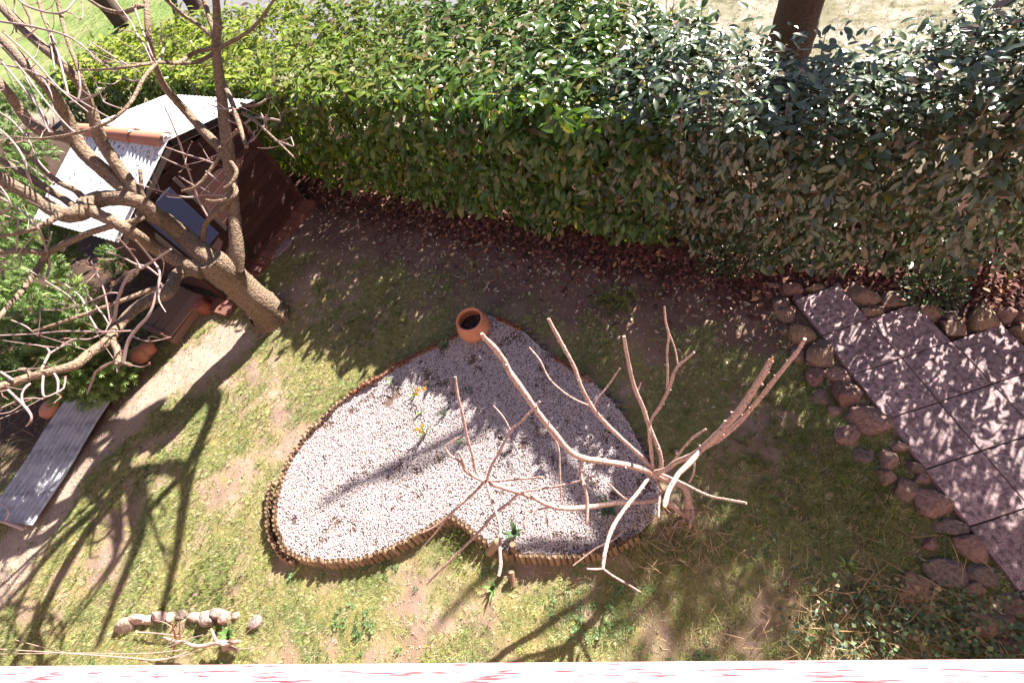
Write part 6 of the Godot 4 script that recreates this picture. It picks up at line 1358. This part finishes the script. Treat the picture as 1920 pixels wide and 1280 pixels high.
func make_plants() -> void:
	stone("row_stone", "mossy pale stone at the left end of the small stone row", "stone", "small row of stones near the house", Vector3(-4.388, 0, -0.106), Vector3(0.097, 0.06, 0.063), -0.018, Color(0.34, 0.31, 0.24))
	stone("row_stone", "smooth white stone second from the left of the small row", "stone", "small row of stones near the house", Vector3(-4.275, 0, -0.152), Vector3(0.091, 0.06, 0.043), -0.02, Color(0.5, 0.4, 0.38))
	stone("row_stone", "narrow white stone third from the left of the small row", "stone", "small row of stones near the house", Vector3(-4.158, 0, -0.142), Vector3(0.042, 0.05, 0.047), -0.02, Color(0.5, 0.4, 0.38))
	stone("row_stone", "white stone fourth in the small row with a twig shadow over it", "stone", "small row of stones near the house", Vector3(-4.051, 0, -0.164), Vector3(0.081, 0.07, 0.046), -0.021, Color(0.5, 0.4, 0.38))
	stone("row_stone", "thin pinkish stone fifth in the small row, behind the red stem", "stone", "small row of stones near the house", Vector3(-3.935, 0, -0.161), Vector3(0.039, 0.05, 0.044), -0.021, Color(0.5, 0.4, 0.38))
	stone("row_stone", "dull grey stone sixth in the small row, half in grass", "stone", "small row of stones near the house", Vector3(-3.839, 0, -0.179), Vector3(0.058, 0.04, 0.039), -0.022, Color(0.3, 0.26, 0.25))
	stone("row_stone", "pinkish white oval stone seventh in the small row", "stone", "small row of stones near the house", Vector3(-3.7, 0, -0.156), Vector3(0.073, 0.05, 0.041), -0.021, Color(0.5, 0.4, 0.38))
	stone("row_stone", "large tilted grey stone above the vine stump", "stone", "small row of stones near the house", Vector3(-3.547, 0, -0.145), Vector3(0.069, 0.08, 0.065), -0.021, Color(0.3, 0.26, 0.25))
	stone("row_stone", "purplish grey stone behind the pink oval one", "stone", "small row of stones near the house", Vector3(-3.47, 0, -0.179), Vector3(0.058, 0.07, 0.048), -0.022, Color(0.3, 0.26, 0.25))
	stone("row_stone", "pink upright oval stone in front of the purplish grey one", "stone", "small row of stones near the house", Vector3(-3.396, 0, -0.146), Vector3(0.042, 0.07, 0.052), -0.021, Color(0.5, 0.33, 0.3))
	stone("row_stone", "tiny pink stone near the right end of the small row", "stone", "small row of stones near the house", Vector3(-3.297, 0, -0.159), Vector3(0.031, 0.03, 0.027), -0.022, Color(0.5, 0.4, 0.38))
	stone("row_stone", "dusty broken stone at the right end of the small row", "stone", "small row of stones near the house", Vector3(-3.098, 0, -0.109), Vector3(0.061, 0.04, 0.052), -0.019, Color(0.3, 0.26, 0.25))
	# grass: three kinds of tuft
	var kinds := [tuft_mesh(9, 0.8, 0.05, 1), tuft_mesh(8, 1.1, 0.045, 2), tuft_mesh(10, 0.5, 0.055, 3)]
	var ts := [[], [], []]; var cs := [[], [], []]
	for i in 150000:
		var x := rr(-7.2, 3.0); var z := rr(-4.2, 0.32)
		var p := Vector2(x, z)
		var l := lushness(x, z)
		if rng.randf() > l * l * 1.6 + 0.04: continue
		if before_hedge(x, z) < 0.45 or on_terrace(p) or Geometry2D.is_point_in_polygon(p, heart): continue
		if x < -5.9 and z < -1.6: continue
		var k := i % 3
		var g := 0.5 + pn(x, z, 1.4, 50.0)
		var tall := rr(0.01, 0.027) * (1.0 + 0.6 * smoothstep(0.35, 0.8, pn(x, z, 1.7, 60.0) + 0.5) + 0.8 * smoothstep(0.6, 1.6, x))
		ts[k].append(Transform3D(Basis(Vector3.UP, rr(0, TAU)).scaled(Vector3(tall * 1.5, tall, tall * 1.5)), Vector3(x, ground_y(x, z) - 0.002, z)))
		var c := Color(0.3, 0.3, 0.11).lerp(Color(0.16, 0.215, 0.07), clampf(g, 0, 1))
		if rng.randf() < 0.16: c = Color(0.48, 0.4, 0.26)
		cs[k].append(tint(c, 0.3))
	for k in 3:
		many("grass", kinds[k], M.grass, ts[k], cs[k])
		tag(get_child(-1), ["short mossy lawn grass around the gravel heart", "spreading yellowish grass blades across the garden lawn", "upright fine grass tufts across the garden lawn"][k], "grass", "lawn grass", "stuff")
	# stronger tufts here and there
	ts = [[], [], []]; cs = [[], [], []]
	for i in 9000:
		var x := rr(-6.4, 2.6); var z := rr(-3.6, 0.45)
		var p := Vector2(x, z)
		if rng.randf() > lushness(x, z) * 0.7 or before_hedge(x, z) < 0.7 or on_terrace(p) or Geometry2D.is_point_in_polygon(p, heart): continue
		var tall := rr(0.025, 0.05)
		ts[i % 3].append(Transform3D(Basis(Vector3.UP, rr(0, TAU)).scaled(Vector3(tall * 1.1, tall, tall * 1.1)), Vector3(x, ground_y(x, z), z)))
		cs[i % 3].append(tint(Color(0.3, 0.35, 0.11) if rng.randf() < 0.7 else Color(0.42, 0.37, 0.2), 0.35))
	for k in 3:
		many("grass_tufts", kinds[k], M.grass, ts[k], cs[k])
		tag(get_child(-1), ["taller loose grass tufts dotted over the lawn", "splayed grass tufts dotted over the lawn", "upright grass tufts dotted over the lawn"][k], "grass", "grass tufts", "stuff")
	# crumbs of soil, grit and bits of dry stalk over the bare ground
	ts = [[], []]; cs = [[], []]
	for i in 26000:
		var x := rr(-6.8, 2.4); var z := rr(-4.6, 0.4)
		var p := Vector2(x, z)
		if before_hedge(x, z) < 0.1 or on_terrace(p) or Geometry2D.is_point_in_polygon(p, heart): continue
		var q := 0 if rng.randf() < 0.75 else 1
		var g := ground_color(x, z)
		if q == 0:
			ts[0].append(Transform3D(Basis.from_euler(Vector3(rr(-1, 1), rr(0, TAU), rr(-1, 1))).scaled(Vector3.ONE * rr(0.003, 0.009) * (1.6 if rng.randf() < 0.06 else 1.0)), Vector3(x, ground_y(x, z) + 0.001, z)))
			cs[0].append(tint(g * rr(0.55, 1.35), 0.2))
		else:
			ts[1].append(facing(Vector3(rr(-1, 1), rr(0, 0.15), rr(-1, 1)), Vector3.UP, rr(0.02, 0.06), Vector3(x, ground_y(x, z) + 0.004, z)))
			cs[1].append(tint(Color(0.45, 0.36, 0.25) if rng.randf() < 0.6 else Color(0.16, 0.1, 0.07), 0.3))
	many("soil_crumbs", pebble_mesh(140), M.pebble, ts[0], cs[0])
	tag(get_child(-1), "crumbs of soil and grit on the bare patches of the garden", "soil", "", "stuff")
	many("dry_stalks", leaf_mesh(0.08, 0.1, 0.1, 2), M.litter, ts[1], cs[1])
	tag(get_child(-1), "bits of dry stalk scattered over the lawn and bare earth", "dry stalks", "", "stuff")
	ts = []; cs = []
	for i in 7000:
		var x := rr(-3.5, 8.0); var z := front_z(x) - rr(1.6, 6.0)
		var dry := rng.randf() < 0.6
		var tall := rr(0.02, 0.05)
		ts.append(Transform3D(Basis(Vector3.UP, rr(0, TAU)).scaled(Vector3(tall * 1.8, tall, tall * 1.8)), Vector3(x, ground_y(x, z), z)))
		cs.append(tint(Color(0.4, 0.34, 0.22) if dry else Color(0.16, 0.19, 0.07), 0.35))
	many("dry_grass", kinds[1], M.grass, ts, cs)
	tag(get_child(-1), "sparse dry grass on the pale earth beyond the hedge", "grass", "", "stuff")
	# long grass by the terrace stones and in a few clumps
	ts = [[], [], []]; cs = [[], [], []]
	for q in [[Vector3(1.61, 0, -0.801), 0.3, 500], [Vector3(1.465, 0, -1.006), 0.3, 260], [Vector3(0.202, 0, -2.781), 0.1, 160], [Vector3(1.847, 0, -0.535), 0.18, 160], [Vector3(0.983, 0, -1.172), 0.3, 150], [Vector3(2.071, 0, -0.391), 0.1, 80], [Vector3(-2.865, 0, -0.786), 0.12, 90], [Vector3(-3.702, 0, -0.347), 0.22, 200], [Vector3(1.438, 0, -1.669), 0.2, 140], [Vector3(0.239, 0, -0.62), 0.2, 160], [Vector3(-1.319, 0, -0.662), 0.12, 120], [Vector3(-2.454, 0, -2.931), 0.25, 200], [Vector3(1.325, 0, -0.071), 0.2, 120]]:
		for i in q[2]:
			var p: Vector3 = q[0] + Vector3(rng.randfn() * q[1], 0, rng.randfn() * q[1] * 0.8)
			if on_terrace(Vector2(p.x, p.z)) or Geometry2D.is_point_in_polygon(Vector2(p.x, p.z), heart): continue
			var tall := rr(0.035, 0.085)
			ts[i % 3].append(Transform3D(Basis(Vector3.UP, rr(0, TAU)).scaled(Vector3(tall * 0.9, tall, tall * 0.9)), Vector3(p.x, ground_y(p.x, p.z), p.z)))
			cs[i % 3].append(tint(Color(0.13, 0.165, 0.04) if rng.randf() < 0.8 else Color(0.3, 0.26, 0.12), 0.3))
	for k in 3:
		many("long_grass", kinds[k], M.grass, ts[k], cs[k])
		tag(get_child(-1), ["long green grass leaning over the stones by the terrace", "longer grass clumps standing in the shaded lawn", "wispy long grass by the lawn edge"][k], "grass", "long grass", "stuff")
	# lawn beyond the hedge
	ts = []; cs = []
	for i in 9000:
		var x := rr(-15, -6); var z := rr(-17, -7.6)
		if before_hedge(x, z) > -1.6 or x > -4.0 - (z + 8.0) * -0.55: continue
		var tall := rr(0.03, 0.06)
		ts.append(Transform3D(Basis(Vector3.UP, rr(0, TAU)).scaled(Vector3(tall * 1.6, tall, tall * 1.6)), Vector3(x, ground_y(x, z), z)))
		cs.append(tint(Color(0.19, 0.27, 0.075), 0.25))
	many("far_lawn_grass", kinds[1], M.grass, ts, cs)
	tag(get_child(-1), "bright green lawn grass beyond the hedge", "grass", "", "stuff")
	# broad leaved weeds near the house
	var weeds := [rosette_mesh(12, 0.42, 0.4, 11), rosette_mesh(9, 0.5, 0.6, 12)]
	ts = [[], []]; cs = [[], []]
	for i in 2600:
		var x := rr(-4.6, 2.4); var z := rr(-0.9, 0.3)
		var p := Vector2(x, z)
		var want := smoothstep(0.0, 0.45, pn(x, z, 1.6, 70.0)) * smoothstep(-0.75, -0.1, z) * 0.7 + smoothstep(0.7, 1.4, x) * smoothstep(-0.4, 0.0, z + (x - 1.4) * 0.2) * 0.9
		if rng.randf() > want or on_terrace(p) or Geometry2D.is_point_in_polygon(p, heart): continue
		var s := rr(0.02, 0.045)
		ts[i % 2].append(Transform3D(Basis(Vector3.UP, rr(0, TAU)).scaled(Vector3.ONE * s), Vector3(x, ground_y(x, z) + 0.005, z)))
		cs[i % 2].append(tint(Color(0.1, 0.17, 0.06) if x < 0.9 else Color(0.06, 0.1, 0.045), 0.3))
	for k in 2:
		many("weeds", weeds[k], M.weed, ts[k], cs[k])
		tag(get_child(-1), ["small round leaved weeds in the lawn near the house", "leafier weeds among the grass near the house wall"][k], "weeds", "broad leaved weeds", "stuff")
	# ivy with dry stalks by the house corner
	ts = []; cs = []
	for i in 1900:
		var x := 1.75 + rng.randfn() * 0.42; var z := 0.06 + rng.randfn() * 0.16 - maxf(0, 1.5 - x) * 0.1
		if on_terrace(Vector2(x, z)) or z > 0.3 or x < 0.8 or pn(x, z, 5.0, 90.0) < rr(-0.25, 0.1): continue
		ts.append(facing(Vector3(rr(-1, 1), rr(-0.4, 0.3), rr(-1, 1)), Vector3(rr(-0.5, 0.5), 1, rr(-0.5, 0.5)), rr(0.016, 0.042), Vector3(x, rr(0.02, 0.2), z)))
		var kk := rng.randf()
		cs.append(tint(Color(0.05, 0.085, 0.04) if kk < 0.55 else (Color(0.12, 0.17, 0.07) if kk < 0.85 else Color(0.2, 0.15, 0.08)), 0.4))
	many("ivy", leaf_mesh(0.8, 0.15, 0.15, 3, 0.5), M.weed, ts, cs)
	tag(get_child(-1), "dark green ivy and ground cover at the lower right by the house", "ivy", "", "stuff")
	ts = []; cs = []
	for i in 900:
		var x := 1.5 + rng.randfn() * 0.5; var z := -0.02 + rng.randfn() * 0.2
		if i % 3 == 0:
			x = 0.33 + rng.randfn() * 0.22; z = -0.62 + rng.randfn() * 0.14
		if on_terrace(Vector2(x, z)): continue
		ts.append(facing(Vector3(rr(-1, 1), rr(0.0, 0.4), rr(-1, 1)), Vector3.UP, rr(0.05, 0.16), Vector3(x, rr(0.015, 0.1), z)))
		cs.append(tint(Color(0.75, 0.66, 0.52), 0.4))
	many("straw", leaf_mesh(0.014, 0.1, 0.25, 3), M.straw, ts, cs)
	tag(get_child(-1), "dry straw stalks tangled through the ground cover and under the fig", "straw", "", "stuff")
	# plants in the gravel
	clump("daffodil", "yellow daffodils in the gravel nearest the terracotta pot", Vector3(-1.851, 0.05, -1.984), 6, 0.12, 0.012, Color(0.12, 0.18, 0.06), [Vector3(-1.773, 0.16, -1.992), Vector3(-1.71, 0.17, -1.991), Vector3(-1.795, 0.14, -1.959)])
	clump("daffodil", "yellow daffodils lower in the gravel, leaves splayed in sun", Vector3(-1.707, 0.05, -1.573), 8, 0.16, 0.013, Color(0.12, 0.18, 0.06), [Vector3(-1.743, 0.17, -1.59), Vector3(-1.689, 0.18, -1.611), Vector3(-1.713, 0.15, -1.569)])
	clump("leafy_plant", "low leafy green plant in gravel left of the terracotta pot", Vector3(-1.564, 0.05, -2.495), 14, 0.1, 0.03, Color(0.11, 0.16, 0.06), [])
	clump("leafy_plant", "pale green bulb leaves near the upper left gravel edge", Vector3(-2.096, 0.05, -2.159), 9, 0.11, 0.013, Color(0.14, 0.2, 0.09), [])
	clump("leafy_plant", "bluish green bulb leaves beside the lower daffodils", Vector3(-1.53, 0.05, -1.738), 9, 0.13, 0.01, Color(0.1, 0.15, 0.09), [])
	clump("leafy_plant", "single broad leaf flat above the lower daffodils", Vector3(-1.77, 0.05, -1.807), 3, 0.09, 0.026, Color(0.13, 0.22, 0.07), [])
	clump("leafy_plant", "small bulb leaves in gravel under the thin fig twigs", Vector3(-1.343, 0.05, -1.482), 7, 0.1, 0.011, Color(0.12, 0.18, 0.08), [])
	clump("leafy_plant", "wispy green blades at the left log edging", Vector3(-2.618, 0.05, -2.195), 12, 0.13, 0.006, Color(0.13, 0.19, 0.07), [])
	clump("leafy_plant", "dark leafy plant with one bright leaf near the bottom notch", Vector3(-0.878, 0.05, -0.672), 12, 0.13, 0.032, Color(0.06, 0.12, 0.045), [])
	clump("leafy_plant", "dark green leafy plant where the fig overhangs the gravel", Vector3(-0.133, 0.05, -0.808), 16, 0.12, 0.035, Color(0.05, 0.095, 0.04), [])
	clump("leafy_plant", "small dark green tuft in the shaded centre of the gravel", Vector3(-1.298, 0.05, -1.967), 9, 0.06, 0.015, Color(0.05, 0.08, 0.04), [])
	clump("leafy_plant", "tiny weed in the sunlit left half of the gravel", Vector3(-2.058, 0.05, -1.489), 6, 0.04, 0.013, Color(0.1, 0.14, 0.05), [])
	clump("leafy_plant", "bright lime grass clump by the lower right stones", Vector3(1.413, 0, -0.347), 26, 0.12, 0.008, Color(0.2, 0.26, 0.06), [])
	clump("leafy_plant", "bright green leafy weed clump below the heart", Vector3(-1.069, 0, -0.293), 20, 0.1, 0.02, Color(0.13, 0.22, 0.06), [])
	clump("leafy_plant", "green leaves beside the vine stump", Vector3(-3.316, 0, -0.03), 18, 0.1, 0.03, Color(0.1, 0.19, 0.06), [])
	# dark bush at the stepped edge of the terrace
	var o := thing("small_bush", "small dark green bush at the stepped terrace edge under the hedge", "bush", Vector3(2.704, 0, -2.359))
	ts = []; cs = []
	var lm := leaf_mesh(0.5, 0.2, 0.1, 3)
	for i in 900:
		var d := any_dir()
		ts.append(facing(d + Vector3.UP * 0.2, any_dir() + Vector3.UP, rr(0.02, 0.045), d * Vector3(0.24, 0.2, 0.2) * pow(rng.randf(), 0.4) + Vector3.UP * 0.14))
		cs.append(tint(Color(0.05, 0.085, 0.04) if rng.randf() < 0.85 else Color(0.14, 0.18, 0.05), 0.3))
	many("leaves", lm, M.weed, ts, cs, o)
	o = thing("small_bush", "low sunlit bush with tiny leaves below the hedge left of the terrace", "bush", Vector3(1.315, 0, -2.961))
	ts = []; cs = []
	for i in 900:
		var d := any_dir()
		ts.append(facing(d + Vector3.UP * 0.2, any_dir() + Vector3.UP, rr(0.02, 0.04), d * Vector3(0.34, 0.22, 0.16) * pow(rng.randf(), 0.4) + Vector3.UP * 0.16))
		cs.append(tint(Color(0.06, 0.095, 0.04), 0.3))
	many("leaves", lm, M.weed, ts, cs, o)
	# old vine by the house
	o = thing("old_vine", "gnarled cut back vine with long dry canes at the lower left", "vine", Vector3(-3.329, 0, 0.067))
	for q in [
		["stump", 0.0, [[Vector3(-3.346, -0.03, 0.075), 0.035], [Vector3(-3.285, 0.06, 0.048), 0.032], [Vector3(-3.256, 0.12, 0.029), 0.022]]],
		["arm", 0.0, [[Vector3(-3.265, 0.1, 0.036), 0.024], [Vector3(-3.331, 0.12, 0.028), 0.019], [Vector3(-3.423, 0.12, 0.048), 0.016], [Vector3(-3.517, 0.12, 0.051), 0.015], [Vector3(-3.634, 0.12, 0.024), 0.013], [Vector3(-3.73, 0.12, 0.015), 0.012], [Vector3(-3.851, 0.12, -0.012), 0.008]]],
		["arm", 0.0, [[Vector3(-3.256, 0.09, 0.044), 0.022], [Vector3(-3.189, 0.1, 0.03), 0.018], [Vector3(-3.127, 0.1, 0.023), 0.012]]],
		["arm", 0.0, [[Vector3(-3.317, 0.12, 0.024), 0.014], [Vector3(-3.34, 0.14, -0.005), 0.012], [Vector3(-3.38, 0.16, -0.068), 0.009]]],
		["arm", 0.0, [[Vector3(-3.262, 0.05, 0.066), 0.02], [Vector3(-3.198, 0.05, 0.081), 0.016], [Vector3(-3.192, 0.03, 0.104), 0.01]]],
		["red_shoot", 1.0, [[Vector3(-3.802, 0.02, 0.099), 0.009], [Vector3(-3.735, 0.12, -0.011), 0.008], [Vector3(-3.682, 0.25, -0.11), 0.006]]],
		["red_shoot", 1.0, [[Vector3(-3.684, 0.12, 0.001), 0.006], [Vector3(-3.659, 0.18, -0.066), 0.005], [Vector3(-3.626, 0.24, -0.124), 0.003]]],
		["cane", 0.0, [[Vector3(-3.469, 0.12, 0.059), 0.006], [Vector3(-3.599, 0.1, 0.094), 0.006], [Vector3(-3.835, 0.1, 0.143), 0.006], [Vector3(-4.136, 0.12, 0.125), 0.006], [Vector3(-4.604, 0.15, 0.095), 0.005], [Vector3(-5.486, 0.2, 0.047), 0.004]]],
		["cane", 0.0, [[Vector3(-3.634, 0.1, 0.072), 0.004], [Vector3(-4.007, 0.12, 0.097), 0.004], [Vector3(-4.676, 0.14, 0.087), 0.0035], [Vector3(-5.517, 0.16, 0.086), 0.003]]],
		["cane", 0.0, [[Vector3(-3.422, 0.1, 0.071), 0.004], [Vector3(-3.57, 0.1, 0.105), 0.004], [Vector3(-3.738, 0.1, 0.129), 0.004], [Vector3(-4.042, 0.1, 0.145), 0.003]]],
		["cane", 0.0, [[Vector3(-3.448, 0.15, -0.025), 0.0035], [Vector3(-3.621, 0.14, 0.009), 0.0035], [Vector3(-3.798, 0.12, 0.062), 0.003]]],
		["cane", 0.0, [[Vector3(-3.189, 0.05, 0.078), 0.004], [Vector3(-3.046, 0.06, 0.072), 0.003], [Vector3(-2.897, 0.08, 0.069), 0.002]]],
		["cane", 0.0, [[Vector3(-3.272, 0.1, 0.032), 0.004], [Vector3(-3.148, 0.14, 0.008), 0.004], [Vector3(-3.023, 0.18, -0.033), 0.003], [Vector3(-2.948, 0.2, -0.089), 0.002]]],
		["cane", 0.0, [[Vector3(-4.227, 0.05, -0.056), 0.007], [Vector3(-4.01, 0.06, -0.045), 0.007], [Vector3(-3.722, 0.06, -0.017), 0.005]]],
		["cane", 0.0, [[Vector3(-3.681, 0.2, -0.066), 0.003], [Vector3(-3.794, 0.2, -0.113), 0.003], [Vector3(-3.909, 0.2, -0.138), 0.002]]],
		["cane", 0.0, [[Vector3(-5.429, 0.1, -0.014), 0.003], [Vector3(-5.096, 0.1, 0.042), 0.003], [Vector3(-4.843, 0.1, 0.079), 0.002]]],
	]:
		var b := MB.new()
		var pts := []
		for p in q[2]: pts.append([p[0] - o.position, p[1]])
		b.tube(pts, 8, wob, 0.25, 0.03)
		put(q[0], b.mesh(), M.red_cane if q[1] > 0.5 else M.vine, o)
